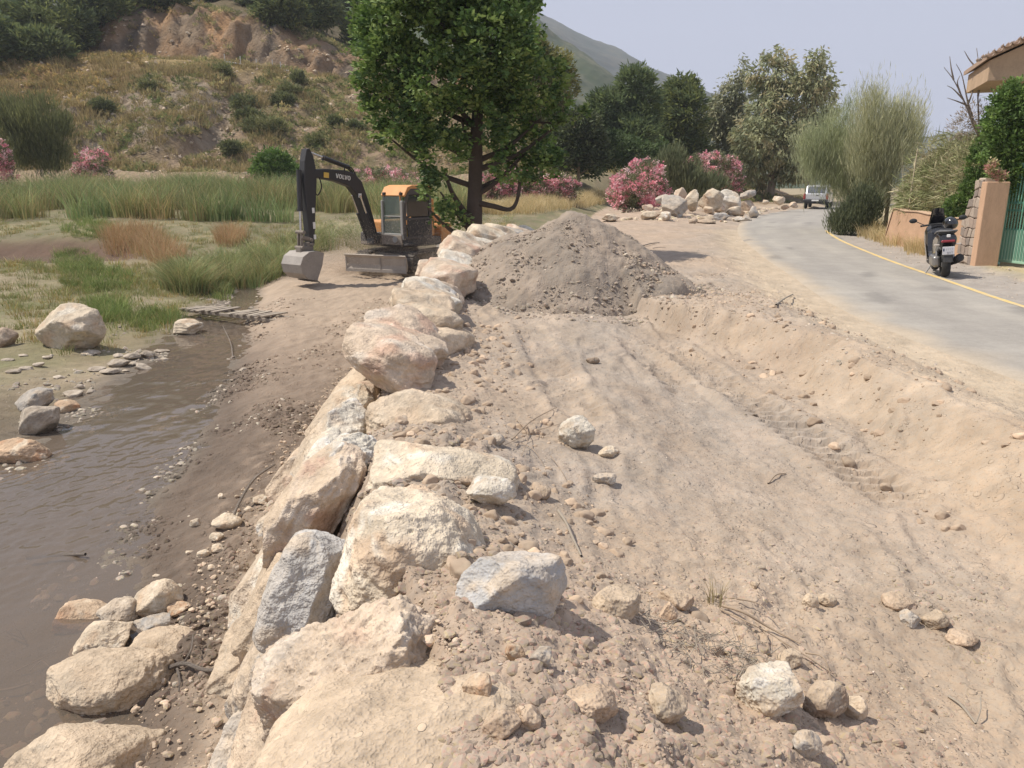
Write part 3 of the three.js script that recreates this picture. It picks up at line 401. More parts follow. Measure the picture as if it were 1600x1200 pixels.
function mountain(name, label, dist, ridge, deep, cA, cB, seed, x0, x1, px) {
  const pos = [], col = [], idx = [], nx = 420, nz = 80;
  for (let j = 0; j <= nz; j++) for (let i = 0; i <= nx; i++) {
    const x = lerp(x0, x1, i / nx), t = j / nz, top = ridge(x), z = -(dist - deep * (1 - t)) - dist * 0.0 * x, fr = Math.pow(t, 0.85);
    const sp = (noise(x * 6 / dist, t * 2.5, seed) * 0.5 + Math.abs(noise(x * 14 / dist, t * 3, seed + 2)) * 0.35) * Math.sin(Math.min(1, t) * 3.14);
    pos.push(x, -6 + (top + 6) * fr + top * 0.16 * sp + top * 0.008 * noise(x * 90 / dist, t * 30, seed + 3) + top * 0.006 * noise(x * 320 / dist, t * 60, seed + 7), z + deep * 0.18 * sp);
    const v = clamp(0.5 + 0.6 * noise(x * 30 / dist, t * 9, seed + 4) + 0.6 * noise(x * 120 / dist, t * 30, seed + 5) + 0.6 * noise(x * 300 / dist, t * 70, seed + 6), 0, 1), c = mixc(cA, cB, v * v); col.push(...c);
    if (i && j) { const a = j * (nx + 1) + i, b = a - nx - 1; idx.push(b - 1, b, a, b - 1, a, a - 1); }
  }
  for (let i = 0; i <= nx; i++) { const k = (nz * (nx + 1) + i) * 3; pos.push(pos[k], -6, pos[k + 2] - deep); col.push(...cA); if (i) { const a = (nz + 1) * (nx + 1) + i, b = a - nx - 1; idx.push(b - 1, b, a, b - 1, a, a - 1); } }
  const g = new THREE.BufferGeometry(); g.setAttribute('position', new THREE.Float32BufferAttribute(pos, 3)); g.setAttribute('color', new THREE.Float32BufferAttribute(col, 3)); g.setIndex(idx); g.computeVertexNormals();
  tag(obj(name, g, new THREE.MeshStandardMaterial({ vertexColors: true, roughness: 1 })), label, null, null, 'structure');
}
const ridgeAt = (d, pts) => track(pts.map(([px, py]) => { const p = at(px, py, d); return [p.x, p.y]; }));
mountain('near_mountain', 'olive green mountain flank of scrub and pines', 420, ridgeAt(420, [[0, -200], [500, -120], [760, 0], [830, 22], [870, 55], [910, 80], [950, 112], [1000, 150], [1060, 195], [1120, 235], [1300, 275], [1500, 290]]), 190, [0.035, 0.055, 0.025], [0.11, 0.11, 0.06], 301, -330, 290);
mountain('far_mountain', 'hazy blue grey mountain ridge falling to the right', 1150, ridgeAt(1150, [[0, -150], [700, -40], [800, 0], [836, 16], [870, 33], [905, 52], [940, 66], [965, 74], [1000, 98], [1045, 118], [1070, 133], [1120, 149], [1160, 168], [1230, 196], [1320, 212], [1430, 216], [1500, 205], [1560, 212], [1700, 220], [2200, 226]]), 600, [0.035, 0.052, 0.04], [0.09, 0.09, 0.065], 311, -800, 1400);
// ---------------------------------------------------------------- leaves, trees, shrubs and grass
// many small leaf faces spread in clusters through balls [cx, cy, cz, rx, ry, rz]; every leaf is a folded diamond
function leafCloud(balls, { clusters, per, spread, len, wide, tones, seed, droop = 0, up = 0.3, shell = 0.55, whip = 0, level = 0, gap = -9 }) {
  const r = rng(seed), vol = balls.map((b) => Math.pow(b[3] * b[4] * b[5], 0.8)), total = vol.reduce((a, b) => a + b, 0), nMax = clusters * per, pos = new Float32Array(nMax * 4 * 3), nor = new Float32Array(nMax * 4 * 3), col = new Float32Array(nMax * 4 * 3), idx = new Uint32Array(nMax * 6); let n = 0;
  const a = V(), b = V(), q = V(), side = V();
  balls.forEach((B, bi) => { const k = Math.round(clusters * vol[bi] / total);
    for (let i = 0; i < k && n < nMax; i++) {
      const z = r() * 2 - 1, an = r() * 6.2832, s = Math.sqrt(1 - z * z), rad = lerp(Math.cbrt(r()), 1, shell * r()) * (1 + 0.22 * noise(s * Math.cos(an) * 2.2 + bi, z * 2.2, s * Math.sin(an) * 2.2 + seed)), ux = s * Math.cos(an), uz = s * Math.sin(an);
      const cx = B[0] + ux * rad * B[3], cy = B[1] + z * rad * B[4], cz = B[2] + uz * rad * B[5], t = tones[Math.floor(r() * tones.length)], tv = 0.8 + 0.4 * r(), sq = spread * (0.6 + 0.8 * r());
      if (noise(cx * 1.1 + seed, cy * 1.1, cz * 1.1) < gap) continue;
      const dx = ux + (r() - 0.5), dy = z * 0.6 + up + (r() - 0.5) * 0.6, dz = uz + (r() - 0.5);
      for (let j = 0; j < per && n < nMax; j++) {
        const g = () => (r() + r() + r() - 1.5) * 0.9, px = cx + g() * sq, py = cy + g() * sq * (whip ? 1 + whip : 0.8), pz = cz + g() * sq;
        a.set(dx * 0.6 + r() - 0.5, dy * 0.6 + r() - 0.5 - droop * 1.4, dz * 0.6 + r() - 0.5).normalize(); if (level) a.y *= 1 - level; if (whip) a.set(dx * 0.5 + (r() - 0.5) * 0.5, 1.2, dz * 0.5 + (r() - 0.5) * 0.5).normalize();
        b.set((r() - 0.5) * (1 - 0.75 * level), level + r() - 0.5, (r() - 0.5) * (1 - 0.75 * level)).cross(a).normalize(); q.copy(a).cross(b); const L = len * (0.6 + 0.8 * r()), w = wide * (0.6 + 0.8 * r()), v = tv * (0.85 + 0.3 * r()), o = n * 12;
        pos.set([px, py, pz, px + a.x * L * 0.5 + b.x * w, py + a.y * L * 0.5 + b.y * w, pz + a.z * L * 0.5 + b.z * w, px + a.x * L, py + a.y * L, pz + a.z * L, px + a.x * L * 0.5 - b.x * w, py + a.y * L * 0.5 - b.y * w, pz + a.z * L * 0.5 - b.z * w], o);
        if (q.y < 0) q.negate(); for (let m = 0; m < 4; m++) { side.set(q.x + 0.5 * ux, q.y + 0.35, q.z + 0.5 * uz).normalize(); nor.set([side.x, side.y, side.z], o + m * 3); col.set([t[0] * v, t[1] * v, t[2] * v], o + m * 3); }
        idx.set([n * 4, n * 4 + 1, n * 4 + 2, n * 4, n * 4 + 2, n * 4 + 3], n * 6); n++;
      }
    } });
  const g = new THREE.BufferGeometry(); g.setAttribute('position', new THREE.BufferAttribute(pos.slice(0, n * 12), 3)); g.setAttribute('color', new THREE.BufferAttribute(col.slice(0, n * 12), 3)); g.setIndex(new THREE.BufferAttribute(idx.slice(0, n * 6), 1)); g.computeVertexNormals(); return g;
}
const leafMat = new THREE.MeshPhysicalMaterial({ vertexColors: true, roughness: 0.75, side: THREE.DoubleSide, transmission: 0.42, thickness: 0, specularIntensity: 0.4 });
const needleMat = new THREE.MeshPhysicalMaterial({ vertexColors: true, roughness: 0.95, side: THREE.DoubleSide, transmission: 0.4, thickness: 0, specularIntensity: 0.2 });
const barkBump = fineBump.clone(); barkBump.repeat.set(3, 1); barkBump.needsUpdate = true;
const bark = (rgb) => new THREE.MeshStandardMaterial({ color: C(...rgb), map: fineMap, bumpMap: barkBump, bumpScale: 0.03, roughness: 1 });
const BARK = { alder: bark([0.13, 0.10, 0.08]), pine: bark([0.17, 0.12, 0.09]), gum: bark([0.34, 0.28, 0.22]), dry: bark([0.46, 0.39, 0.33]), twig: bark([0.22, 0.17, 0.11]) };
function limb(pts, r0, r1, n = 9) {                              // a tapering bent limb through points
  const c = new THREE.CatmullRomCurve3(pts), seg = Math.max(4, pts.length * 5), fr = c.computeFrenetFrames(seg), pos = [], uv = [], idx = [], L = c.getLength();
  for (let i = 0; i <= seg; i++) { const t = i / seg, p = c.getPointAt(t), R = lerp(r0, r1, t) * (1 + 0.12 * noise(p.x * 3, p.y * 3, p.z * 3)); for (let j = 0; j <= n; j++) { const a = j / n * 6.2832, v = fr.normals[i].clone().multiplyScalar(Math.cos(a) * R).addScaledVector(fr.binormals[i], Math.sin(a) * R).add(p); pos.push(v.x, v.y, v.z); uv.push(j / n, t * L); if (i && j) { const k = i * (n + 1) + j, b = k - n - 1; idx.push(b - 1, k - 1, k, b - 1, k, b); } } }
  const g = new THREE.BufferGeometry(); g.setAttribute('position', new THREE.Float32BufferAttribute(pos, 3)); g.setAttribute('uv', new THREE.Float32BufferAttribute(uv, 2)); g.setIndex(idx); g.computeVertexNormals(); return g;
}
// a tree: trunk, limbs reaching into the balls of its crown, crown
function tree(name, label, category, group, foot, balls, o) {
  const t = thing(name, label, category, [foot.x, foot.y, foot.z], 0, group), r = rng(o.seed), loc = balls.map((b) => [b[0] - foot.x, b[1] - foot.y, b[2] - foot.z, b[3], b[4], b[5]]);
  if (o.trunk !== 0) { const top = o.top ?? V(0, Math.max(...loc.map((b) => b[1])) * 0.9, 0), R = o.trunk;
    obj('trunk', limb([V(0, -0.3, 0), V(top.x * 0.15 + 0.1 * (r() - 0.5), top.y * 0.3, top.z * 0.2), V(top.x * 0.5, top.y * 0.6, top.z * 0.5), top], R, R * 0.25, 12), o.bark, t);
    const ls = loc.filter(() => r() < (o.limbs ?? 1)).map((b) => { const y = clamp(b[1] - b[4] * 0.6 - 0.5 * Math.hypot(b[0], b[2]), top.y * 0.15, top.y * 0.9), k = y / top.y, s = V(top.x * k * k, y, top.z * k * k), e = V(b[0], b[1], b[2]); return limb([s, s.clone().lerp(e, 0.5).add(V(0, -0.08 * e.distanceTo(s), 0)), e], R * 0.34, R * 0.08, 6); });
    if (ls.length) obj('limbs', merge(ls), o.bark, t).userData.kind = 'stuff'; }
  const cr = obj('crown', leafCloud(loc, o), o.needle ? needleMat : leafMat, t); cr.userData.kind = 'stuff';
  return t;
}
// balls given by where they are seen: [px, py, half width, half height, depth offset]
const seenBalls = (d, list, thick = 0.9) => list.map(([px, py, w, h, dd = 0]) => { const D = d + dd, p = at(px, py, D), k = D / FPX * 1.02; return [p.x, p.y, p.z, w * k, h * k, Math.min(w, h * 1.3) * k * thick]; });
const GREEN = { alder: [[0.13, 0.215, 0.06], [0.20, 0.30, 0.08], [0.27, 0.36, 0.12], [0.09, 0.155, 0.055]], pine: [[0.16, 0.195, 0.08], [0.22, 0.25, 0.085], [0.12, 0.16, 0.075]], gum: [[0.34, 0.36, 0.20], [0.42, 0.43, 0.25], [0.27, 0.30, 0.17], [0.44, 0.39, 0.23]], olive: [[0.22, 0.22, 0.07], [0.28, 0.26, 0.08], [0.16, 0.17, 0.06]], tamarisk: [[0.43, 0.47, 0.27], [0.50, 0.53, 0.33], [0.35, 0.39, 0.24]], bush: [[0.15, 0.25, 0.06], [0.20, 0.30, 0.075], [0.12, 0.20, 0.055]], dark: [[0.08, 0.125, 0.045], [0.11, 0.165, 0.06], [0.14, 0.20, 0.075]], pinkbloom: [[0.86, 0.42, 0.48], [0.90, 0.54, 0.58], [0.78, 0.32, 0.40], [0.92, 0.70, 0.70]], leafdull: [[0.18, 0.21, 0.11], [0.22, 0.235, 0.12]], scrub: [[0.40, 0.35, 0.17], [0.48, 0.40, 0.22], [0.30, 0.29, 0.14], [0.25, 0.26, 0.12]] };

// the tree that stands by the excavator
{
  const d = 21.3, p = at(738, 362, d), foot = V(p.x, ground(p.x, -d), -d);
  const B = seenBalls(d, [[660, 40, 95, 75, 0.4], [760, 35, 75, 70, -0.4], [700, -60, 110, 80, 0], [610, 100, 52, 40, -0.6], [690, 120, 95, 50, -1.0], [775, 120, 50, 55, 0.6], [625, 165, 52, 40, 0.3], [830, 125, 52, 40, -0.5], [720, 185, 90, 40, -0.7], [635, 205, 42, 26, -0.4], [690, 245, 38, 42, -0.9], [688, 300, 30, 30, -0.9], [668, 325, 20, 18, -0.9], [712, 330, 22, 20, -0.6], [810, 248, 44, 32, -0.2], [845, 258, 30, 24, 0.1], [825, 235, 40, 26, 0.5], [800, 262, 30, 22, -0.6], [850, 240, 24, 20, -0.3], [845, 185, 40, 18, 0.2], [890, 178, 28, 15, 0.2], [580, 120, 24, 16, 0.2], [600, 70, 40, 34, 0.8], [820, 30, 28, 40, 0.4], [608, 215, 12, 16, 0], [574, 128, 14, 8, 0], [805, 90, 40, 40, -1.2], [650, -20, 60, 60, -1.2], [770, 70, 62, 46, -1.5]]);
  const t = tree('alder_tree', 'tall broadleaf tree with dark green crown and bare lower trunk behind the excavator', 'tree', null, foot, B, { seed: 5, trunk: 0.27, bark: BARK.alder, clusters: 5200, gap: -0.18, per: 17, spread: 0.19, len: 0.13, wide: 0.05, tones: GREEN.alder, shell: 0.85, level: 0.3, limbs: 0.7, top: V(0.35, 7.6, 0) });
  const L = (pts) => pts.map(([px, py, dd]) => at(px, py, d + dd).sub(foot));
  obj('limbs', merge([limb(L([[742, 316, -0.05], [770, 322, -0.2], [800, 326, -0.3], [812, 290, -0.3], [806, 255, -0.2]]), 0.075, 0.03, 8), limb(L([[735, 345, 0], [722, 326, -0.2], [706, 300, -0.5], [695, 270, -0.7]]), 0.09, 0.04, 8), limb(L([[752, 175, 0], [790, 180, 0.1], [850, 192, 0.2], [888, 190, 0.2]]), 0.05, 0.02, 7)]), BARK.alder, t);
}
const onHill = (px, py) => hit(px, py, 170, (x, z) => Math.max(ground(x, z), -z > 55 ? hillY(x, z) : -9));
// pines and eucalyptus at the bend
const far = (px, py, d) => { const p = at(px, py, d); return V(p.x, Math.max(ground(p.x, -d), d > 58 ? hillY(p.x, -d) : -9), -d); };
tree('pine_tree', 'dark rounded pine with grey lower branches, second pine from the mountain side', 'pine tree', null, far(1062, 285, 74), seenBalls(74, [[1062, 150, 26, 26], [1075, 175, 26, 28, -1], [1045, 185, 24, 28, 1], [1060, 215, 34, 24], [1080, 235, 24, 22], [1040, 240, 22, 20], [1068, 135, 14, 14]]), { seed: 11, trunk: 0.3, bark: BARK.pine, clusters: 900, per: 20, spread: 0.5, len: 0.5, wide: 0.06, tones: GREEN.pine, shell: 0.8, needle: true });
tree('pine_tree', 'tall dark pine left of the rounded one, its crown wide and uneven', 'pine tree', null, far(985, 262, 70), seenBalls(70, [[992, 135, 22, 28], [1005, 165, 22, 28], [975, 175, 26, 28, 1], [995, 205, 26, 22, -1], [950, 170, 26, 24], [942, 200, 24, 22], [965, 215, 24, 20], [930, 190, 16, 20]]), { seed: 12, trunk: 0.3, bark: BARK.pine, clusters: 1100, per: 20, spread: 0.5, len: 0.5, wide: 0.06, tones: [[0.15, 0.20, 0.09], [0.20, 0.25, 0.10], [0.12, 0.165, 0.085]], shell: 0.8, needle: true });
const EU = { bark: BARK.gum, per: 16, spread: 0.62, len: 0.45, wide: 0.075, tones: GREEN.gum, droop: 0.5, shell: 0.8, gap: -0.12 };
tree('eucalyptus_tree', 'tall slim eucalyptus at the left of the roadside grove, grey green crown', 'eucalyptus', null, far(1140, 285, 78), seenBalls(78, [[1157, 112, 8, 26], [1152, 145, 20, 24], [1138, 165, 22, 26], [1125, 190, 22, 26], [1150, 195, 26, 26], [1120, 230, 24, 30], [1145, 245, 28, 34]]), { ...EU, seed: 21, trunk: 0.28, clusters: 900, tones: [[0.30, 0.31, 0.19], [0.37, 0.36, 0.22], [0.24, 0.26, 0.16]] });
tree('eucalyptus_tree', 'broad eucalyptus in the middle of the grove with a dense hanging crown', 'eucalyptus', null, far(1205, 292, 72), seenBalls(72, [[1205, 92, 9, 12], [1218, 90, 9, 14], [1212, 120, 28, 26], [1215, 150, 28, 26], [1195, 180, 30, 30, -1], [1225, 185, 30, 30, 1], [1180, 215, 30, 30, -2], [1215, 225, 30, 28, -2], [1175, 250, 24, 28, -1], [1235, 240, 28, 36], [1200, 265, 30, 26, 1], [1182, 120, 12, 18]]), { ...EU, seed: 22, trunk: 0.34, clusters: 1700 });
tree('eucalyptus_tree', 'tallest airy eucalyptus at the right end of the grove, sky showing through it', 'eucalyptus', null, far(1262, 292, 70), seenBalls(70, [[1276, 95, 8, 14], [1276, 120, 17, 20], [1291, 145, 11, 24], [1266, 150, 13, 18], [1286, 180, 14, 14], [1264, 192, 14, 20], [1247, 130, 6, 16], [1250, 220, 22, 26], [1270, 215, 12, 14], [1248, 255, 22, 26]]), { ...EU, seed: 23, trunk: 0.22, clusters: 1000, shell: 0.5 });
tree('olive_green_tree', 'yellowish green bushy tree showing behind the broadleaf crown', 'tree', null, far(845, 215, 62), seenBalls(62, [[858, 110, 34, 26], [875, 135, 22, 28], [840, 95, 26, 24], [845, 150, 34, 40], [830, 80, 20, 24], [850, 195, 34, 30]]), { seed: 31, trunk: 0.22, bark: BARK.twig, clusters: 900, per: 16, spread: 0.45, len: 0.34, wide: 0.06, tones: GREEN.olive, shell: 0.7 });
tree('bank_tree', 'bushy tree on the eroded bank between broadleaf tree and pines', 'tree', null, far(905, 235, 60), seenBalls(60, [[905, 200, 28, 24], [890, 225, 24, 24], [925, 225, 20, 22], [880, 240, 22, 20], [930, 250, 18, 16]]), { seed: 32, trunk: 0.15, bark: BARK.twig, clusters: 700, per: 16, spread: 0.4, len: 0.32, wide: 0.065, tones: [[0.10, 0.135, 0.06], [0.14, 0.17, 0.075], [0.08, 0.10, 0.05]], shell: 0.7 });
// roadside thicket right of the bend
const TA = { per: 36, spread: 0.46, len: 0.34, wide: 0.0075, tones: GREEN.tamarisk, whip: 1.1, shell: 0.3, gap: 0.06, bark: BARK.twig, needle: true };
tree('tamarisk_bush', 'feathery grey green tamarisk leaning over the road by the silver car', 'bush', null, far(1320, 350, 34), seenBalls(34, [[1300, 225, 28, 30], [1272, 240, 16, 28], [1330, 235, 32, 40], [1318, 272, 26, 26], [1350, 285, 30, 36], [1338, 318, 20, 20], [1362, 300, 14, 30], [1300, 200, 10, 20], [1328, 192, 10, 18], [1258, 232, 8, 14], [1285, 265, 14, 16]]), { ...TA, seed: 41, trunk: 0.09, clusters: 2800 });
tree('tamarisk_bush', 'taller feathery tamarisk with thin upright sprays in front of the cane', 'bush', null, far(1385, 335, 32), seenBalls(32, [[1370, 185, 16, 36], [1348, 200, 12, 30], [1398, 190, 16, 30], [1420, 205, 14, 26], [1385, 210, 26, 26], [1385, 232, 36, 34], [1355, 240, 22, 36], [1412, 230, 20, 26], [1380, 270, 22, 26], [1370, 305, 12, 20]]), { ...TA, seed: 42, trunk: 0.09, clusters: 2400, tones: [[0.50, 0.50, 0.30], [0.58, 0.57, 0.37], [0.41, 0.43, 0.27]] });
tree('dark_shrub', 'low dark green shrub spreading onto the road edge at the bend', 'shrub', null, far(1310, 362, 31), seenBalls(31, [[1312, 350, 16, 11], [1328, 342, 18, 18], [1350, 328, 20, 28]]), { seed: 43, trunk: 0, clusters: 420, per: 30, spread: 0.25, len: 0.2, wide: 0.014, tones: [[0.14, 0.165, 0.09], [0.19, 0.21, 0.12]], whip: 0.5, needle: true });
// oleanders
function oleander(label, px, py, d, balls, seed, n, bloom = 0.62) {
  const t = thing('oleander_bush', label, 'oleander', far(px, py, d).toArray(), 0), f = t.position, loc = seenBalls(d, balls).map((b) => [b[0] - f.x, b[1] - f.y, b[2] - f.z, b[3], b[4], b[5]]);
  obj('foliage', leafCloud(loc, { seed, clusters: n, per: 12, spread: 0.22, len: 0.17, wide: 0.022, tones: GREEN.leafdull, shell: 0.5, gap: -0.2 }), leafMat, t).userData.kind = 'stuff';
  obj('blossoms', leafCloud(loc, { seed: seed + 1, clusters: Math.round(n * bloom), per: 12, spread: 0.16, len: 0.10, wide: 0.05, tones: GREEN.pinkbloom, shell: 1.0, gap: -0.2 }), leafMat, t).userData.kind = 'stuff';
}
oleander('rounded pink oleander beside the left end of the roadside rock pile', 1000, 328, 46, [[1000, 290, 38, 34], [1015, 270, 22, 20], [975, 305, 24, 22], [1025, 302, 22, 18], [998, 318, 30, 14]], 61, 1000, 0.9);
oleander('pink oleander arching behind the middle of the rock pile', 1110, 300, 54, [[1110, 258, 36, 18], [1140, 272, 20, 24], [1085, 265, 18, 18], [1145, 292, 14, 12]], 63, 900, 0.75);
oleander('dusky pink oleander behind the trunk of the broadleaf tree', 790, 320, 50, [[775, 292, 30, 24], [805, 290, 26, 22], [755, 300, 18, 20]], 65, 800, 0.8);
oleander('low pink oleander right of the broadleaf trunk, above the soil mound', 862, 318, 50, [[842, 295, 22, 20], [868, 294, 26, 18], [890, 296, 16, 16]], 67, 700, 0.8);
oleander('small oleander with faded blooms below the eroded slope', 148, 290, 54, [[145, 252, 22, 18], [150, 275, 24, 16], [128, 268, 14, 14]], 69, 500, 0.8);
oleander('oleander cut by the left edge of the picture', -6, 275, 52, [[-4, 245, 18, 26], [0, 270, 20, 18]], 71, 400, 0.9);
oleander('sparse pale oleander behind the reeds and the digging arm', 410, 300, 52, [[395, 288, 26, 12], [430, 285, 22, 14], [450, 280, 20, 14]], 73, 420, 0.5);
oleander('faded oleander behind the digger boom and cab', 600, 310, 48, [[575, 285, 26, 20], [610, 285, 26, 22], [640, 290, 24, 18]], 75, 600, 0.5);
tree('green_shrub', 'tall grassy green shrub between the two roadside oleanders', 'shrub', null, far(1055, 305, 51), seenBalls(51, [[1050, 265, 20, 26], [1075, 285, 24, 18], [1105, 290, 28, 12]]), { seed: 81, trunk: 0, clusters: 500, per: 18, spread: 0.3, len: 0.4, wide: 0.025, tones: GREEN.leafdull, whip: 0.4 });
tree('green_shrub', 'bright green bush rising from the reeds left of the digging arm', 'shrub', null, far(430, 300, 52), seenBalls(52, [[430, 258, 24, 22], [412, 270, 16, 16], [448, 272, 18, 16]]), { seed: 82, trunk: 0.06, bark: BARK.twig, clusters: 500, per: 14, spread: 0.3, len: 0.22, wide: 0.05, tones: GREEN.bush, shell: 0.7 });
tree('green_shrub', 'bushes in shade under the pines behind the rounded oleander', 'shrub', null, far(960, 285, 62), seenBalls(62, [[960, 235, 26, 26], [925, 255, 22, 22], [995, 240, 22, 20], [1030, 245, 16, 20], [880, 250, 22, 16]]), { seed: 83, trunk: 0, clusters: 700, per: 14, spread: 0.4, len: 0.3, wide: 0.06, tones: GREEN.dark, shell: 0.7 });
tree('dark_thicket', 'dark feathery tree at the foot of the slope near the left edge', 'tree', null, onHill(60, 262), seenBalls(57, [[60, 195, 40, 34], [85, 220, 28, 34], [30, 210, 36, 40], [75, 245, 30, 24], [20, 240, 30, 24], [10, 180, 20, 20]]), { seed: 84, trunk: 0.14, bark: BARK.twig, clusters: 1600, per: 24, spread: 0.5, len: 0.4, wide: 0.02, tones: [[0.17, 0.185, 0.08], [0.22, 0.23, 0.10], [0.14, 0.155, 0.075]], whip: 0.5, needle: true, gap: -0.1 });
// pines along the top of the cliff
[[20, 45, 46, 36], [90, 30, 50, 40], [150, 5, 44, 36], [-30, 60, 40, 36], [245, -18, 40, 28], [440, 8, 34, 26], [490, 12, 36, 26], [535, 6, 34, 28], [566, 50, 24, 22], [405, -18, 34, 24], [330, -28, 34, 24], [60, 72, 40, 18]].forEach(([px, py, w, h], i) => {
  const base = onHill(px, py + h * 1.25), d = -base.z, foot = base;
  const words = ['leftmost but two of the dark pines above the cliff', 'broad dark pine above the cliff left of the bare rock', 'dark pine at the upper edge above the pale boulder', 'dark pine above the cliff at the left edge', 'pine cut by the upper edge above the orange cliff', 'grey green pine on the cliff top left of the broadleaf crown', 'pine with visible pale trunk on the cliff top', 'pine on the cliff top touching the broadleaf crown', 'small pine on the cliff rim just left of the broadleaf crown', 'pine at the upper edge between orange cliff and grey green pines', 'small pine top above the middle of the cliff', 'low dark pine scrub below the pines on the left cliff'];
  tree('cliff_pine', words[i], 'pine tree', 'pines along the cliff top', foot, seenBalls(d, [[px, py, w, h], [px - w * 0.5, py + h * 0.4, w * 0.6, h * 0.5], [px + w * 0.5, py + h * 0.3, w * 0.6, h * 0.6], [px, py - h * 0.6, w * 0.5, h * 0.5]]), { seed: 101 + i, trunk: 0.25, bark: BARK.pine, clusters: 420, per: 16, spread: 0.7, len: 0.7, wide: 0.09, tones: GREEN.pine, needle: true, limbs: 0.5 });
});
// shrubs one can pick out on the slope
[['widest olive shrub in the middle of the slope', 412, 196, 34, 14], ['olive shrub above the widest one on the slope', 380, 160, 22, 11], ['shrub between the widest shrub and the one above it', 388, 180, 18, 9], ['dark shrub at the terrace edge right of the thin railing', 452, 140, 16, 10], ['dark shrub just below the terrace edge', 442, 156, 16, 9], ['small dark shrub near the tree on the slope', 524, 190, 10, 8], ['low shrub on the slope above the top of the digging arm', 492, 220, 13, 10], ['small shrub on the slope beside the broadleaf crown', 556, 198, 12, 8], ['shrub low on the slope left of the bright green bush', 360, 230, 14, 9], ['green shrub at the foot of the cliff left of the railing posts', 348, 110, 12, 9], ['green shrub at the foot of the cliff right of the railing', 466, 122, 9, 9], ['shrub on the left slope above the faded oleander', 160, 165, 16, 9], ['shrub on the upper left slope below the terrace', 235, 135, 15, 8]].forEach(([label, px, py, w, h], i) => { const f = onHill(px, py + h * 0.7), d = -f.z; tree('slope_shrub', label, 'shrub', 'shrubs on the dry slope', f, seenBalls(d - 0.4, [[px, py, w * 0.8, h * 0.9], [px - w * 0.5, py + h * 0.2, w * 0.5, h * 0.7], [px + w * 0.5, py + h * 0.25, w * 0.5, h * 0.65]]), { seed: 601 + i, trunk: 0, clusters: Math.round(60 + w * 5), per: 14, spread: 0.28, len: 0.32, wide: 0.04, tones: i % 3 === 0 ? [[0.24, 0.26, 0.11], [0.30, 0.30, 0.14], [0.18, 0.20, 0.09]] : [[0.18, 0.21, 0.09], [0.24, 0.26, 0.11], [0.14, 0.16, 0.08]], shell: 0.7, up: 0.6 }); });
// ---- stuff: reeds, grass, scrub
function bladeTuft({ n, h, wide, lean, spread, tones, seed, seg = 3 }) {
  const r = rng(seed), pos = [], col = [], idx = [];
  for (let i = 0; i < n; i++) { const a = r() * 6.2832, R = spread * Math.sqrt(r()), x = R * Math.cos(a), z = R * Math.sin(a), H = h * (0.55 + 0.6 * r()), b = a + (r() - 0.5) * 2, L = lean * H * (0.2 + r()), w = wide * (0.6 + 0.7 * r()), ta = r() * 3.14, t = tones[Math.floor(r() * tones.length)], v = 0.8 + 0.4 * r();
    for (let s = 0; s <= seg; s++) { const k = s / seg, y = H * (k - 0.25 * lean * k * k), o = L * k * k, ww = w * (1 - 0.85 * k), k0 = pos.length / 3; pos.push(x + Math.cos(b) * o - Math.cos(ta) * ww, y, z + Math.sin(b) * o - Math.sin(ta) * ww, x + Math.cos(b) * o + Math.cos(ta) * ww, y, z + Math.sin(b) * o + Math.sin(ta) * ww); for (let m = 0; m < 2; m++) col.push(t[0] * v, t[1] * v, t[2] * v); if (s) idx.push(k0 - 2, k0 - 1, k0 + 1, k0 - 2, k0 + 1, k0); } }
  const g = new THREE.BufferGeometry(); g.setAttribute('position', new THREE.Float32BufferAttribute(pos, 3)); g.setAttribute('color', new THREE.Float32BufferAttribute(col, 3)); g.setIndex(idx); g.computeVertexNormals(); return g;
}
function scatter(name, label, geos, mat, place, n, seed) {       // place(r) gives [x, y, z, size, turn?, tilt?, tint?] or nothing
  const r = rng(seed), lists = geos.map(() => []); let tries = 0, got = 0;
  while (got < n && tries < n * 12) { tries++; const p = place(r); if (!p) continue; lists[Math.floor(r() * geos.length)].push(p); got++; }
  const parent = geos.length > 1 ? tag(new THREE.Group(), label, null, null, 'stuff') : null; if (parent) { parent.name = named(name); scene.add(parent); }
  const M = new THREE.Matrix4(), Q = new THREE.Quaternion(), E = new THREE.Euler();
  geos.forEach((g, i) => { const L = lists[i]; if (!L.length) return; const m = shade(new THREE.InstancedMesh(g, mat, L.length)); m.name = parent ? name : named(name);
    L.forEach((p, k) => { const s = p[3], sv = Array.isArray(s) ? V(...s) : V(s, s, s); M.compose(V(p[0], p[1], p[2]), Q.setFromEuler(E.set(p[5]?.[0] ?? 0, p[4] ?? r() * 6.28, p[5]?.[1] ?? 0)), sv); m.setMatrixAt(k, M); const c = p[6] ?? 1; m.setColorAt(k, Array.isArray(c) ? C(...c) : C(c, c, c)); });
    tag(m, label, null, null, 'stuff'); (parent ?? scene).add(m); });
}
const grassMat = new THREE.MeshPhysicalMaterial({ vertexColors: true, roughness: 0.8, side: THREE.DoubleSide, transmission: 0.3, thickness: 0, specularIntensity: 0.3 });
const GT = { reed: [[0.27, 0.34, 0.16], [0.33, 0.40, 0.21], [0.22, 0.28, 0.12], [0.42, 0.42, 0.22], [0.46, 0.41, 0.24]], lush: [[0.22, 0.30, 0.09], [0.29, 0.36, 0.12], [0.18, 0.25, 0.08], [0.38, 0.38, 0.16]], straw: [[0.66, 0.52, 0.29], [0.58, 0.46, 0.25], [0.74, 0.62, 0.38], [0.46, 0.39, 0.19]], dryred: [[0.55, 0.36, 0.20], [0.48, 0.30, 0.17], [0.60, 0.46, 0.28], [0.38, 0.31, 0.14]], mixed: [[0.24, 0.29, 0.10], [0.34, 0.34, 0.15], [0.42, 0.37, 0.19]] };
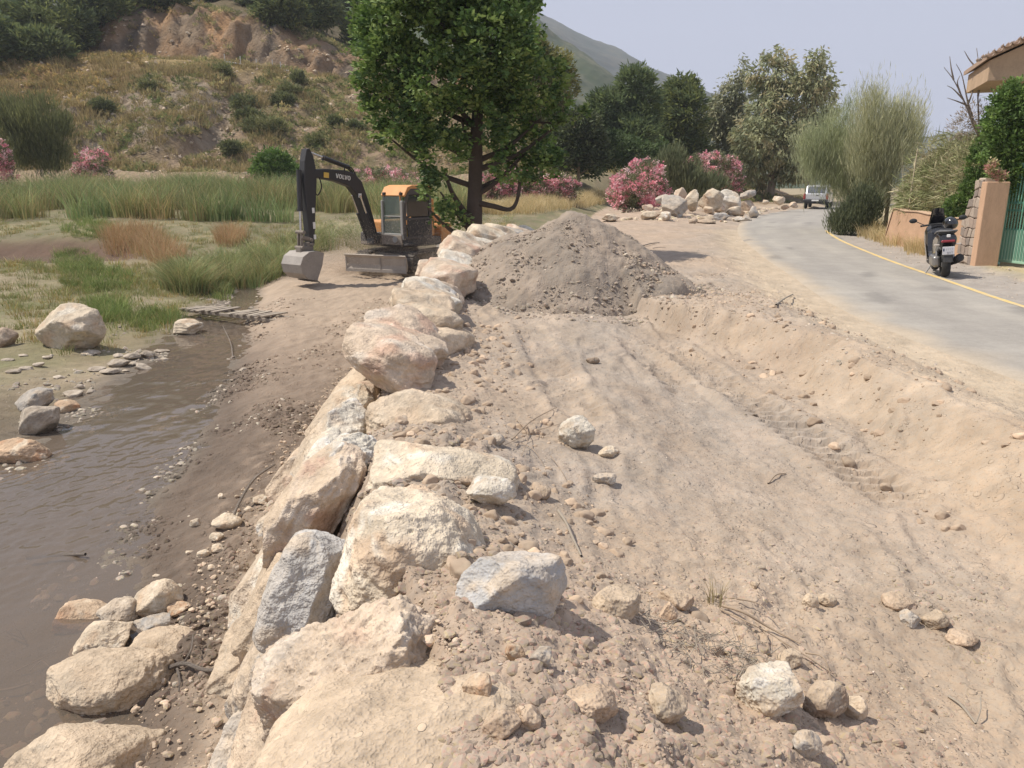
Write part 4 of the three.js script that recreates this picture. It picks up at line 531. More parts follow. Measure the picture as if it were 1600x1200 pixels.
const tufts = (o) => [1, 2, 3].map((s) => bladeTuft({ ...o, seed: s * 17 }));
const zone = (px, py, w, h) => (r) => { const p = hit(px + (r() * 2 - 1) * w, py + (r() * 2 - 1) * h, 75); return p; };   // somewhere on the ground inside a seen patch
const inZone = (list) => (r) => { const q = list[Math.floor(r() * list.length)], a = r() * 6.2832, k = Math.sqrt(r()); return hit(q[0] + Math.cos(a) * k * q[2], q[1] + Math.sin(a) * k * q[3], 75); };
scatter('tall_reeds', 'dense band of tall green reeds across the valley', tufts({ n: 34, h: 1.75, wide: 0.022, lean: 0.55, spread: 0.6, tones: GT.reed }), grassMat, (r) => { const d = 35 + 16 * r(), x = -34 + 38 * r(); if (x > -1.5 - (d - 35) * 0.1) return; const n = noise(x * 0.18, d * 0.25, 201); if (n < -0.12 + 0.3 * r()) return; const t = (0.75 + 0.5 * r()) * (0.95 + 0.3 * noise(x * 0.1, d * 0.1, 5)); return [x, ground(x, -d), -d, (0.42 + 0.55 * r() + 0.3 * n) * sm(-36, -20, x + 10 * r()), undefined, undefined, [t * (1 + 0.3 * noise(x * 0.3, d * 0.3, 9) + 0.15 * r()), t * (0.9 + 0.2 * r()), t * 0.9]]; }, 1900, 301);
scatter('lush_grass', 'bright green grass clumps beside the stream', tufts({ n: 40, h: 0.55, wide: 0.012, lean: 0.6, spread: 0.32, tones: GT.lush }), grassMat, (() => { const z = inZone([[120, 415, 36, 22], [140, 360, 40, 16], [250, 505, 45, 16], [150, 440, 60, 20], [170, 490, 30, 18], [370, 455, 45, 18]]); return (r) => { const p = z(r); if (p.x > shoreL(-p.z) - 0.1 && p.x < shoreR(-p.z) + 0.15) return; if (p.x > -7.6 && p.z < -14.6 && p.z > -19) return; const t = 0.75 + 0.45 * r(); return [p.x, p.y, p.z, 0.3 + 0.6 * r() * r(), undefined, undefined, t]; }; })(), 420, 302);
scatter('rush_clump', 'tall green rushes on the bank beside the digger bucket', tufts({ n: 60, h: 0.95, wide: 0.011, lean: 0.75, spread: 0.4, tones: GT.reed }), grassMat, (() => { const z = inZone([[400, 430, 55, 28], [330, 440, 50, 22], [430, 410, 50, 26], [520, 385, 60, 14], [440, 450, 22, 22], [300, 450, 30, 12]]); return (r) => { const p = z(r); if (p.x > -3.3 && p.z > -30) return; if (p.x > -7.1 && p.x < -4.4 && p.z > -23.5) return; if (p.z > -19.2 && p.x > -8.2) return; if (noise(p.x * 0.7, p.z * 0.7, 61) < -0.05) return; const t = 0.7 + 0.5 * r(); return [p.x, p.y, p.z, 0.3 + 0.7 * r(), undefined, undefined, [t * (0.9 + 0.3 * r()), t, t * 0.9]]; }; })(), 560, 303);
scatter('valley_grass', 'mixed low green and dry grass over the valley floor', tufts({ n: 26, h: 0.30, wide: 0.010, lean: 0.7, spread: 0.3, tones: GT.mixed }), grassMat, (r) => { const d = 13 + 25 * r() * r() + 10 * r(), x = -30 + 30 * r(); if (x > shoreL(Math.min(d, 26)) - 0.3 && d < 30) return; if (x > -5 - 0 * d && d < 30) return; const n = noise(x * 0.25, d * 0.25, 41); if (n < -0.5 + 0.6 * r()) return; if (Math.hypot((x + 17.5) / 1.8, d - 27) < 2.6) return; const t = 0.7 + 0.5 * r(); return [x, ground(x, -d), -d, 0.3 + 0.8 * r() * r(), undefined, undefined, r() < 0.3 ? [t * 1.4, t * 1.1, t] : t]; }, 5200, 304);
scatter('dry_weeds', 'reddish dry weeds with seed heads in the valley', tufts({ n: 40, h: 0.75, wide: 0.009, lean: 0.5, spread: 0.4, tones: GT.dryred }), grassMat, (() => { const z = inZone([[215, 385, 50, 20], [260, 405, 26, 14], [360, 375, 14, 12], [200, 375, 40, 14]]); return (r) => { const p = z(r); return [p.x, p.y, p.z, 0.6 + 0.5 * r()]; }; })(), 190, 305);
scatter('straw_grass', 'pale yellow dry grass beyond the mound and below the low wall', tufts({ n: 40, h: 0.6, wide: 0.008, lean: 0.6, spread: 0.35, tones: GT.straw }), grassMat, (() => { const z = inZone([[860, 322, 70, 7], [930, 312, 30, 8], [800, 330, 60, 6]]), y = inZone([[1410, 378, 42, 14], [1380, 368, 40, 10], [1450, 390, 30, 10], [1352, 358, 20, 5]]); return (r) => { const s = r() < 0.55, p = s ? z(r) : y(r); if (!s && p.x - roadX(-p.z) < 3.0) return; return [p.x, p.y, p.z, s ? 0.8 + 0.4 * r() : 0.55 + 0.5 * r()]; }; })(), 620, 306);
{ const cane = [1, 2, 3, 4].map((q) => merge([bladeTuft({ n: 12, h: 3.3, wide: 0.012, lean: 0.16, spread: 0.6, seg: 4, tones: [[0.50, 0.44, 0.28], [0.40, 0.37, 0.21], [0.58, 0.50, 0.33]], seed: q * 19 }), leafCloud([[0, 1.75, 0, 0.75, 1.75, 0.75]], { seed: q * 23, clusters: 34, per: 12, spread: 0.16, len: 0.36, wide: 0.016, tones: [[0.30, 0.32, 0.16], [0.38, 0.38, 0.21], [0.24, 0.27, 0.12], [0.48, 0.43, 0.28]], shell: 0.3, droop: 0.15 })]));
scatter('cane_thicket', 'dense thicket of grey green cane behind the low wall', cane, grassMat, (r) => { const px = 1418 + 150 * r(), dw = 24.5 - (px - 1420) / 92 * 4 , d = Math.max(20.5, dw) + 1.5 + 11 * r() * r(), x = (px - 800) / FPX * d; const t = 0.8 + 0.4 * r(); return [x, ground(x, -d), -d, (0.72 + 0.3 * r()) * lerp(1, 0.85, sm(24, 32, d)), undefined, undefined, t]; }, 300, 307); }
scatter('slope_grass', 'dry straw coloured grass over the hillside and its terrace', tufts({ n: 16, h: 0.6, wide: 0.03, lean: 0.6, spread: 0.5, tones: [[0.52, 0.42, 0.23], [0.44, 0.36, 0.19], [0.36, 0.32, 0.16]], seg: 2 }), grassMat, (r) => { const x = -58 + 78 * r(), s = 2.5 + 27 * r(), d = toeD(x) + s; if (gullyAt(x, s) > 0.9 && s < 24) return; if (noise(x * 0.3, s * 0.3, 231) < -0.2 + 0.6 * r() + 0.3 * sm(-26, -18, x)) return; const t = 0.65 + 0.5 * r(); return [x, hillY(x, -d) - 0.05, -d, 0.5 + 0.9 * r(), undefined, undefined, [t * 0.95, t * 0.93, t * 0.88]]; }, 6000, 309);
{ // scrub on the slope
  const balls = [1, 2, 3].map((s) => leafCloud([[0, 0.35, 0, 0.75, 0.42, 0.7], [0.4, 0.25, 0.2, 0.4, 0.3, 0.4]], { seed: s * 31, clusters: 20, per: 12, spread: 0.16, len: 0.30, wide: 0.035, tones: GREEN.scrub, up: 0.8, shell: 0.8 }));
  scatter('scrub', 'tufts of dry grass and scrub over the hillside', balls, needleMat, (r) => { const x = -58 + 82 * r(), s = 3 + 40 * r(), d = toeD(x) + s; if (s > 28 && s < 38 && r() < 0.8) return; if (gullyAt(x, s) > 0.9 && s < 25) return; if (noise(x * 0.22, s * 0.3, 221) < -0.45 + 0.4 * r()) return; const t = 0.7 + 0.7 * r(), k = (0.35 + 0.9 * r() * r() * r()); return [x, hillY(x, -d) - 0.1, -d, k, undefined, undefined, x < -38 && s > 9 ? [t * 1.05, t * 0.93, t * 0.82] : r() < 0.25 ? [t * 0.6, t * 0.75, t * 0.6] : [t, t, t]]; }, 7000, 308);
}
// ---------------------------------------------------------------- soil mound, clods, gravel, loose stones, sticks
const MOUND = { x: 1.08, d: 14.3, h: 1.66, r: 2.5 };
function moundY(x, z) {
  const dx = x - MOUND.x, dz = (-z - MOUND.d) * 1.08, a = Math.atan2(dz, dx), q = Math.hypot(dx, dz) / (1 + 0.10 * noise(Math.cos(a) * 1.3, Math.sin(a) * 1.3, 131) - 0.05 * Math.cos(a));
  const peak = MOUND.h * Math.pow(clamp(1 - q / MOUND.r, 0, 1), 1.04) - 0.26 * Math.exp(-q * q / 0.3) + 0.1 * noise(x * 1.3, z * 1.3, 141) * sm(2.3, 1.2, q) * sm(0.05, 0.4, q + 0.2); return Math.max(0, peak);
}
{
  const step = 0.034, R = 3.15, n = Math.round(R * 2 / step), pos = [], col = [], uv = [], idx = [];
  for (let j = 0; j <= n; j++) for (let i = 0; i <= n; i++) {
    const x = MOUND.x - R + i * step, d = MOUND.d - R + j * step, m = moundY(x, -d), k = sm(0.0, 0.12, m), c1 = cell(x * 5, d * 5, 8), c2 = cell(x * 11, d * 11, 9);
    let nn = 0.09 * noise(x * 1.6, d * 1.6, 133) + 0.05 * noise(x * 4, d * 4, 134) + 0.015 * noise(x * 13, d * 13, 135) + 0.07 * Math.max(0, 0.5 - c1[0]) * c1[2] + 0.05 * Math.max(0, 0.5 - c2[0]) * c2[2];
    pos.push(x, m > 0.002 ? ground(x, -d) * (1 - k) + lay(x, -d) * k + m + nn * k - 0.05 * sm(0.08, 0.0, m) : lay(x, -d) - 0.15, -d); uv.push(x / 1.7, d / 1.7);
    const v = (1 + 0.16 * noise(x * 3, d * 3, 136) + 0.12 * noise(x * 12, d * 12, 137)) * 1.2, c = mixc([0.245, 0.205, 0.165], [0.325, 0.262, 0.205], clamp(0.5 + noise(x * 0.9, d * 0.9, 138) + 0.4 * noise(x * 4, d * 4, 139), 0, 1)); col.push(c[0] * v, c[1] * v, c[2] * v);
    if (i && j) { const a = j * (n + 1) + i, b = a - n - 1; idx.push(b - 1, b, a, b - 1, a, a - 1); }
  }
  const g = new THREE.BufferGeometry(); g.setAttribute('position', new THREE.Float32BufferAttribute(pos, 3)); g.setAttribute('color', new THREE.Float32BufferAttribute(col, 3)); g.setAttribute('uv', new THREE.Float32BufferAttribute(uv, 2)); g.setIndex(idx); g.computeVertexNormals();
  tag(obj('soil_mound', g, new THREE.MeshStandardMaterial({ vertexColors: true, map: dirtMap, bumpMap: dirtBump, bumpScale: 0.04, roughness: 1 })), 'conical heap of grey brown dug soil on the platform', 'soil mound', null, 'thing');
}
const top = (x, z) => ground(x, z) + (moundY(x, z) > 0 ? moundY(x, z) - rough(x, -z) * 0.8 : 0);
const clods = [1, 2, 3, 4, 5].map((s) => { const g = rockGeo({ n: 2, seed: 500 + s, size: [1, 0.66, 0.85], cuts: 11, flat: 0.66, bed: 0, dust: 0, round: 0.03 }), c = g.attributes.color; for (let i = 0; i < c.count * 3; i++) c.array[i] = 0.8 + 0.2 * ((i * 7919) % 13) / 13; return g; });
const clodMat = new THREE.MeshStandardMaterial({ vertexColors: true, roughness: 1, flatShading: true });
const tint = (c, r, k = 0.16) => { const v = 1 + (r() - 0.5) * 2 * k; return [c[0] * v, c[1] * v, c[2] * v]; };
const tiny = (x, y, z, s, r, c) => [x, y - s * 0.12, z, s, undefined, [(r() - 0.5) * 0.8, (r() - 0.5) * 0.8], tint(c, r)];
function onLand(r, f) { const d = 1.7 + 15 * Math.pow(r(), 1.8), x = -1.2 + (1.2 + Math.min(6, d * 0.72)) * r(); return f(x, d); }
scatter('soil_clods', 'loose clods and crumbs of dry soil over the platform', clods, clodMat, (r) => onLand(r, (x, d) => { const s = x - crestX(d); if (s < 0.1 || x > roadX(d) - 1.9) return; const k = rubbleAt(x, d); if (r() > 0.10 + 0.9 * k) return; const z = -d, size = (0.003 + 0.024 * Math.pow(r(), 7)) * (0.7 + 0.7 * k) * (1 + d * 0.07); const c = soil(x, z).map((v) => v * 0.88); return tiny(x, top(x, z) - size * 0.18, z, size, r, c); }), 34000, 401);
const lumps = [1, 2, 3, 4].map((q) => rockGeo({ n: 6, seed: 700 + q, size: [1, 0.7, 0.85], tone: 'clod', cuts: 9, flat: 0.74, dust: 0.3, round: 0.05 }));
scatter('crest_lumps', 'lumps of dug soil and broken stone along the inner side of the boulder wall and on the verge', lumps, plainStone, (r) => { const verge = r() < 0.35, d = verge ? 4.5 + 9.5 * r() : 2.2 + 9.5 * Math.pow(r(), 1.2), x = verge ? lerp(d > 9 ? 2.2 : 2.7, 4.6, r()) : crestX(d) + 0.45 + 1.3 * Math.pow(r(), 1.6), z = -d; if (x > roadX(d) - 1.9 || noise(x * 1.1, d * 1.1, 421) < -0.15) return; return tiny(x, top(x, z), z, 0.014 + 0.06 * Math.pow(r(), 3.5), r, r() < 0.12 ? [1.05, 1.05, 1.05] : [0.78, 0.79, 0.80]); }, 1500, 411);
scatter('platform_grit', 'fine grit and gravel scattered over the platform', clods, clodMat, (r) => onLand(r, (x, d) => { if (x - crestX(d) < 0.1 || x > roadX(d) - 1.7) return; const z = -d; if (noise(x * 1.4, d * 1.4, 405) < -0.3 + 0.5 * r()) return; const c = r() < 0.12 ? [0.56, 0.48, 0.39] : soil(x, z).map((v) => v * 0.97); return tiny(x, top(x, z), z, 0.003 + 0.010 * Math.pow(r(), 7), r, c); }), 22000, 402);
scatter('mound_clods', 'lumps of soil and small stones over the soil mound', clods, clodMat, (r) => { const a = r() * 6.2832, q = MOUND.r * 1.15 * Math.sqrt(r()), x = MOUND.x + q * Math.cos(a), d = MOUND.d + q * Math.sin(a); if (d > MOUND.d + 0.8) return; return tiny(x, top(x, -d), -d, 0.010 + 0.045 * Math.pow(r(), 6) * (0.6 + q / 3), r, r() < 0.12 ? [0.50, 0.43, 0.34] : [0.34, 0.28, 0.222]); }, 5200, 403);
scatter('mud_clods', 'dark wet clods and gravel on the mud strip beside the stream', clods, clodMat, (r) => { const d = 2.4 + 17 * Math.pow(r(), 1.4), x = lerp(shoreR(d) - 0.3, crestX(d) - 0.8, r()), z = -d; if (noise(x * 0.8, d * 0.8, 31) + 0.25 * noise(x * 3, d * 3, 6) < -0.05 + 0.4 * r()) return; const s = 0.008 + 0.045 * Math.pow(r(), 4); return tiny(x, ground(x, z), z, s, r, r() < 0.1 ? [0.5, 0.43, 0.34] : soil(x, z)); }, 9000, 404);
scatter('river_gravel', 'gravel and pebbles along both edges of the stream', clods, clodMat, (r) => { const d = 3 + 20 * Math.pow(r(), 1.3), left = r() < 0.7, x = left ? shoreL(d) + 0.5 - 2.6 * r() * r() : shoreR(d) - 0.9 * r(), z = -d; if (noise(x * 0.9, d * 0.9, 411) < 0.1 * r()) return; return tiny(x, ground(x, z), z, 0.012 + 0.075 * Math.pow(r(), 4), r, tint([0.40, 0.345, 0.275], r, 0.3)); }, 3600, 405);
scatter('wall_rubble', 'small rubble and soil crumbs lodged between the wall boulders', clods, clodMat, (r) => { const d = 2.2 + 12 * Math.pow(r(), 1.5), x = crestX(d) + 0.35 - 1.6 * r(), z = -d; return tiny(x, lay(x, z) + 0.03, z, 0.006 + 0.03 * Math.pow(r(), 5), r, tint([0.55, 0.43, 0.315], r, 0.15)); }, 5200, 406);
scatter('shoulder_gravel', 'gravel on the road shoulder and verge', clods, clodMat, (r) => { const d = 8 + 26 * Math.pow(r(), 1.4), e = r() < 0.6 ? 1.8 + 2.6 * r() : -1.75 - 1.6 * r(), x = roadX(d) + e, z = -d; return tiny(x, ground(x, z), z, 0.008 + 0.03 * Math.pow(r(), 5), r, tint([0.48, 0.41, 0.33], r, 0.25)); }, 3800, 407);
scatter('slope_stones', 'loose stones and rubble on the hillside and below the cliff', clods, clodMat, (r) => { const x = -58 + 76 * r(), s = 1.5 + 32 * r(), d = toeD(x) + s; if (noise(x * 0.25, s * 0.3, 241) < -0.2 + 0.5 * r() && gullyAt(x, s) < 0.6) return; const k = 0.05 + 0.28 * Math.pow(r(), 4); return tiny(x, hillY(x, -d), -d, k, r, tint([0.50, 0.40, 0.29], r, 0.3)); }, 7000, 408);
// loose stones one can pick out
const st = (label, category, px, py, w, h, o = {}, name = 'stone') => tag(rock(name, px, py, w, h, { b: 0.95, lift: 0.45, round: 0.12, ...o }), label, category, o.group, 'thing');
st('rough white rock with pitted surface sitting on the dirt platform', 'rock', 900, 678, 62, 60, { tone: 'white', dust: 0.1, rough: 2.2, flat: 0.9, lift: 0.7, foot: 0.35 });
st('small pale rock wedged at the end of the cream wall boulder', 'rock', 765, 768, 76, 50, { tone: 'white', dust: 0.2, cuts: 8 });
st('rounded tan stone casting a shadow behind the pale bluish slab', 'rock', 965, 945, 84, 58, { tone: 'dusty', dust: 0.8, lift: 0.5, turn: 0.5 });
st('oblong tan stone right of the rounded one, near the dry twigs', 'rock', 1058, 936, 54, 34, { tone: 'clod', dust: 0.6, turn: -0.5 });
st('upright lump of brown soil beside the oblong stone', 'soil clod', 1045, 958, 30, 46, { tone: 'clod', dust: 0.3 });
st('wedge shaped grey stone with a sharp lit edge', 'rock', 845, 1030, 50, 44, { tone: 'grey', dust: 0.4, flat: 0.65, round: 0.04, roll: 0.5 });
st('reddish layered clod left of the wedge shaped stone', 'soil clod', 806, 1020, 34, 46, { tone: 'rust', dust: 0.2, roll: 0.5, bed: 1.2 });
st('crumbling clod of tan soil with a dark underside', 'soil clod', 925, 1105, 84, 52, { tone: 'clod', rough: 2.4, dust: 0.3, lift: 0.6 });
st('leaning tan stone with a flat triangular face', 'rock', 1035, 1098, 66, 76, { tone: 'dusty', dust: 0.6, flat: 0.68, roll: -0.3, round: 0.05, lift: 0.3 });
st('grey dusty boulder overhanging a dark hollow', 'boulder', 1212, 1085, 100, 84, { tone: 'white', dust: 0.3, rough: 1.6, lift: 0.6, b: 1.0 }, 'boulder_stone');
st('brown rounded clod split by a crack, right of the grey dusty boulder', 'soil clod', 1293, 1100, 66, 64, { tone: 'brown', dust: 0.7, lift: 0.5 });
st('pale flat stone leaning against the split brown clod', 'rock', 1338, 1110, 36, 38, { tone: 'dusty', flat: 0.7, dust: 0.4 });
st('tan stone with pale tip at the right edge of the huge tan boulder', 'rock', 752, 1075, 52, 66, { tone: 'rust', dust: 0.5, roll: 0.4, flat: 0.7, lift: 0.3 });
st('rough clod below the pale tipped stone', 'soil clod', 783, 1135, 56, 60, { tone: 'clod', rough: 2, dust: 0.4, lift: 0.5 });
st('round clod right of the rough clod at the boulder edge', 'soil clod', 828, 1122, 46, 44, { tone: 'clod', rough: 1.6, dust: 0.5 });
st('round stone half buried near the lower edge of the picture', 'rock', 1262, 1165, 42, 46, { tone: 'grey', dust: 0.7 });
st('left stone of the small pale pair on the bare dirt', 'rock', 1267, 940, 24, 27, { tone: 'dusty', dust: 0.3 });
st('right stone of the small pale pair on the bare dirt', 'rock', 1292, 938, 29, 23, { tone: 'dusty', dust: 0.3 });
st('grey angular stone left of a tan one, right of the pale pair', 'rock', 1420, 969, 31, 26, { tone: 'grey', flat: 0.7, dust: 0.4 });
st('tan angular stone touching the grey one', 'rock', 1460, 972, 36, 34, { tone: 'dusty', flat: 0.7, dust: 0.5 });
st('flat clod above the grey angular stone', 'soil clod', 1405, 942, 46, 20, { tone: 'clod', dust: 0.4 });
st('flat reddish clod near the right edge of the picture', 'soil clod', 1505, 1000, 42, 20, { tone: 'clod', dust: 0.4 });
st('dark lump of soil on the platform above the white rock', 'soil clod', 926, 564, 22, 16, { tone: 'brown', dust: 0 });
st('flat pale stone beside the rough white rock', 'rock', 952, 706, 36, 24, { tone: 'cream', dust: 0.3, flat: 0.7 });
st('greyish stone below the flat pale one', 'rock', 945, 748, 40, 20, { tone: 'grey', dust: 0.6 });
st('square flat stone above the dry twigs', 'rock', 1180, 914, 18, 18, { tone: 'dusty', flat: 0.65 });
st('rounded clod left of the brown split clod, above it', 'soil clod', 1235, 1030, 40, 30, { tone: 'dusty', dust: 0.8 });
st('dark cloddy lump between cream boulder and small pale rock', 'soil clod', 845, 770, 36, 26, { tone: 'brown', dust: 0.5, rough: 2 });
st('pale angular stone on the soil behind the slab over the dark gap', 'rock', 775, 688, 34, 22, { tone: 'grey', dust: 0.5 });
st('pale stone on the left foot of the soil mound', 'rock', 788, 457, 20, 16, { tone: 'cream', dust: 0.3 });
st('dark edged stone beside the pale one at the mound foot', 'rock', 774, 455, 13, 14, { tone: 'brown', dust: 0.3 });
// by the stream
const RV = { tone: 'river', wet: -0.06 };
st('big pale flat topped boulder lying in the stream by the wall', 'boulder', 165, 1060, 165, 92, { tone: 'dusty', dust: 0.5, flat: 0.85, lift: 0.35, deep: 0.75, b: 0.8, rough: 1.2, wet: -0.12 }, 'stream_boulder');
st('boulder cut by the lower edge of the picture in the stream', 'boulder', 130, 1195, 190, 110, { tone: 'dusty', dust: 0.6, lift: 0.3, b: 0.8 }, 'stream_boulder');
st('pale stone with a notched top behind the flat topped boulder', 'rock', 158, 1000, 88, 60, { tone: 'cream', dust: 0.4, roll: 0.3, lift: 0.4 }, 'stream_rock');
st('brownish stone at the water, left of the notched one', 'rock', 124, 966, 80, 46, { tone: 'rust', dust: 0.5, lift: 0.4 }, 'stream_rock');
st('grey knobbly stone right of the brownish one', 'rock', 192, 958, 64, 42, { tone: 'river', dust: 0.3, rough: 1.8 }, 'stream_rock');
st('pale upright stone nearest the wall foot', 'rock', 246, 938, 64, 66, { tone: 'cream', dust: 0.4, flat: 0.75, lift: 0.4 }, 'stream_rock');
st('flat dusty stone carrying a small grey slab', 'rock', 250, 1008, 100, 46, { tone: 'dusty', dust: 0.6, b: 0.7, flat: 0.85 }, 'stream_rock');
{ const m = st('small grey slab lying on the flat dusty stone', 'rock', 240, 992, 50, 22, { tone: 'grey', dust: 0.1, flat: 0.7, b: 0.8 }, 'slab_stone'); m.position.y += 0.1; }
st('reddish flat stone between the pale upright stone and the wall', 'rock', 278, 952, 32, 20, { tone: 'rust', dust: 0.1 });
st('big cream boulder standing on the left bank, dark hollow on its right', 'boulder', 108, 522, 96, 70, { tone: 'cream', dust: 0.1, flat: 0.75, lift: 0.75, round: 0.07, deep: 0.8 }, 'bank_boulder');
st('ribbed pale boulder at the left end of the footbridge', 'boulder', 290, 513, 50, 30, { tone: 'cream', dust: 0.1, bed: 1.4, lift: 0.6 }, 'bank_boulder');
st('grey brown boulder at the water edge, lower of the two by the left edge', 'boulder', 54, 661, 66, 44, { tone: 'river', dust: 0.05, roll: 0.5, lift: 0.5, wet: -0.12 }, 'bank_boulder');
st('grey boulder behind the lower one at the left edge', 'boulder', 50, 630, 54, 32, { tone: 'grey', dust: 0.05, roll: 0.5, lift: 0.5 }, 'bank_boulder');
st('orange stained stone in the shallow water', 'rock', 100, 636, 40, 20, { tone: 'rust', dust: 0, lift: 0.3, wet: -0.05 }, 'stream_rock');
st('reddish brown rock in the riffle at the left edge', 'boulder', 26, 706, 72, 44, { tone: 'rust', dust: 0, rough: 2, lift: 0.3 }, 'bank_boulder');
st('brown boulder cut by the left edge on the bank', 'boulder', 6, 530, 36, 34, { tone: 'brown', dust: 0, lift: 0.5 }, 'bank_boulder');
st('tilted flat slab at the head of the stone row', 'rock', 223, 571, 28, 20, { tone: 'river', dust: 0, flat: 0.65, roll: -0.4, b: 0.6 }, 'bank_stone');
const R2 = [[185, 568, 30, 15], [205, 556, 24, 14], [230, 553, 22, 16], [252, 549, 22, 8], [257, 562, 14, 8], [184, 556, 16, 8], [140, 552, 26, 9], [150, 577, 24, 9], [172, 580, 28, 9], [208, 569, 12, 9], [196, 580, 10, 5], [113, 616, 34, 14], [141, 612, 13, 8], [125, 604, 10, 12], [22, 582, 22, 8], [40, 576, 20, 7], [60, 572, 16, 8], [92, 590, 16, 8], [12, 562, 18, 7], [380, 577, 13, 8], [34, 556, 14, 6], [74, 560, 14, 6]];
const R2L = ['long flat stone on top of the row by the water', 'square pale stone behind the tilted slab', 'rounded stone above the tilted slab', 'small stone at the bridge end of the row', 'low stone in the water at the bridge end of the row', 'small stone behind the long flat one', 'pale stone directly below the big cream bank boulder', 'flat stone at the left end of the row', 'flat stone under the left end of the row', 'small stone touching the left side of the tilted slab', 'smallest stone at the front of the row', 'wide flat stone upstream of the orange stained one', 'small stone right of the wide flat one', 'upright little stone above the wide flat one', 'pale flat stone on the mud left of the big cream boulder', 'flat stone right of the pale one on the left mud', 'third flat stone from the left on the mud bank', 'flat stone on the mud below the big cream boulder', 'flat stone nearest the left edge on the mud bank', 'single pale stone at the right water edge below the footbridge', 'little stone on the bank near the left edge boulder', 'little stone on the bank left of the big cream boulder'];
R2.forEach(([px, py, w, h], i) => st(R2L[i], 'rock', px, py, w, h, { ...RV, dust: 0.05, b: 0.8, group: 'stones along the left water edge' }, 'bank_stone'));
[[305, 818, 18, 14], [318, 866, 20, 12], [296, 863, 12, 6], [352, 816, 44, 22], [338, 840, 24, 14], [368, 806, 20, 10], [345, 776, 10, 12], [408, 782, 28, 16], [330, 888, 12, 10], [388, 796, 16, 10], [340, 858, 22, 14], [244, 900, 10, 6], [312, 893, 10, 6]].forEach(([px, py, w, h], i) => st(['round pale stone on the mud left of the wall foot', 'pale chunky stone on the mud below the round one', 'thin pale stone left of the chunky one', 'largest tan stone at the wall foot, under the curved root', 'tan stone below the largest at the wall foot', 'stone beside the upper end of the curved root', 'narrow white stone upright in the dark mud', 'flat pale stone tucked beneath the curved root', 'small reddish stone low on the mud strip', 'stone touching the lower end of the curved root', 'flat tan stone below the chunky one', 'tiny pale stone near the upright stream rock', 'tiny pale stone in the middle of the mud strip'][i], 'rock', px, py, w, h, { tone: 'cream', dust: 0.3, group: 'pale stones at the wall foot' }, 'mud_stone'));
// the rock pile along the road
const PILE = [['long grey slab tilted across the pile, dark below', 1052, 324, 54, 34, 'grey', { roll: -0.35, deep: 0.6, bed: 1 }], ['upright tan rock behind the grey slab', 1062, 306, 20, 26, 'pink', {}], ['ribbed tan rock left of the tallest one', 1080, 314, 28, 30, 'cream', { bed: 1 }], ['tallest rock of the pile with a dark hollow at its foot', 1111, 310, 36, 36, 'cream', { flat: 0.72 }], ['large pale sloping rock right of the tallest', 1138, 318, 40, 34, 'white', { roll: -0.4 }], ['smooth elongated rock lying on top at the right', 1166, 305, 27, 14, 'grey', { roll: 0.3 }], ['lone pale rock on the dirt right of the pile', 1217, 312, 20, 14, 'cream', {}], ['rounded rock under the elongated one', 1168, 322, 28, 18, 'pink', {}], ['dark sided rock at the right end of the pile', 1178, 333, 18, 20, 'grey', { dust: 0 }], ['low cream rock at the left front of the pile', 1014, 336, 30, 17, 'cream', {}], ['cream rock right of the low left one', 1040, 338, 20, 16, 'white', {}], ['flat dusty rock in the middle front', 1104, 342, 26, 11, 'dusty', {}], ['smooth blue grey rock lying in front', 1127, 338, 30, 14, 'blue', { dust: 0 }], ['angular cream rock above the blue grey one', 1150, 331, 26, 16, 'cream', { flat: 0.7 }], ['flat brown slab nearest the road', 1102, 350, 30, 9, 'brown', { dust: 0.4 }], ['small dark rock below the grey slab', 1082, 346, 18, 10, 'brown', {}], ['low pale rock by the asphalt', 1152, 343, 20, 8, 'white', {}], ['pale rock alone left of the pile behind the mound', 954, 341, 34, 12, 'cream', {}], ['tan rock at the foot of the rounded oleander', 1011, 325, 20, 14, 'pink', {}], ['small rock by the silver car', 1240, 321, 15, 10, 'pink', {}], ['rock in the gap below the tallest', 1108, 328, 20, 14, 'dusty', {}], ['small rock at the right front corner', 1166, 342, 18, 9, 'grey', {}], ['grey rock behind the long slab', 1036, 310, 24, 14, 'grey', {}], ['tan rock tucked under the sloping pale one', 1124, 326, 22, 14, 'pink', {}], ['small cream rock on the dirt past the lone pale rock', 1196, 316, 12, 8, 'cream', {}], ['broken rock beside the car side of the pile', 1228, 324, 12, 8, 'rust', {}]];
PILE.forEach(([label, px, py, w, h, tone, o]) => { const base = Math.max(py + h * 0.42, 334 - 0.02 * Math.abs(px - 1100)), g = hit(px, Math.min(349, Math.max(base, 333 - (px > 1190 ? (px - 1190) * 0.18 : 0)))), d = -g.z, c = at(px, py, d), k = d / FPX * 1.0;
  const m = obj('pile_rock', rockGeo({ n: clamp(Math.round(w * 0.42), 7, 20), seed: px + py, size: [w * k * 0.54, h * k * 0.56, w * k * 0.45], tone, cuts: 12, dust: 0.3, bed: 0.5, round: 0.03, flat: 0.68, ...o }), w * 0.42 > 8.5 ? stoneMat : plainStone); m.position.set(c.x, Math.max(c.y, g.y + h * k * 0.2), c.z); m.rotation.set(0, o.turn ?? 0, o.roll ?? 0); tag(m, label, 'rock', 'boulders heaped along the road', 'thing'); });
scatter('pile_rubble', 'small rubble and spilled earth round the roadside boulders', clods, clodMat, (r) => { const d = 38 + 20 * r(), e = -2.4 - 5.5 * r(), x = roadX(d) + e; if (noise(x * 0.4, d * 0.3, 251) < -0.3 + 0.4 * r()) return; return tiny(x, ground(x, -d), -d, 0.04 + 0.28 * Math.pow(r(), 4), r, tint([0.56, 0.46, 0.34], r, 0.2)); }, 900, 409);
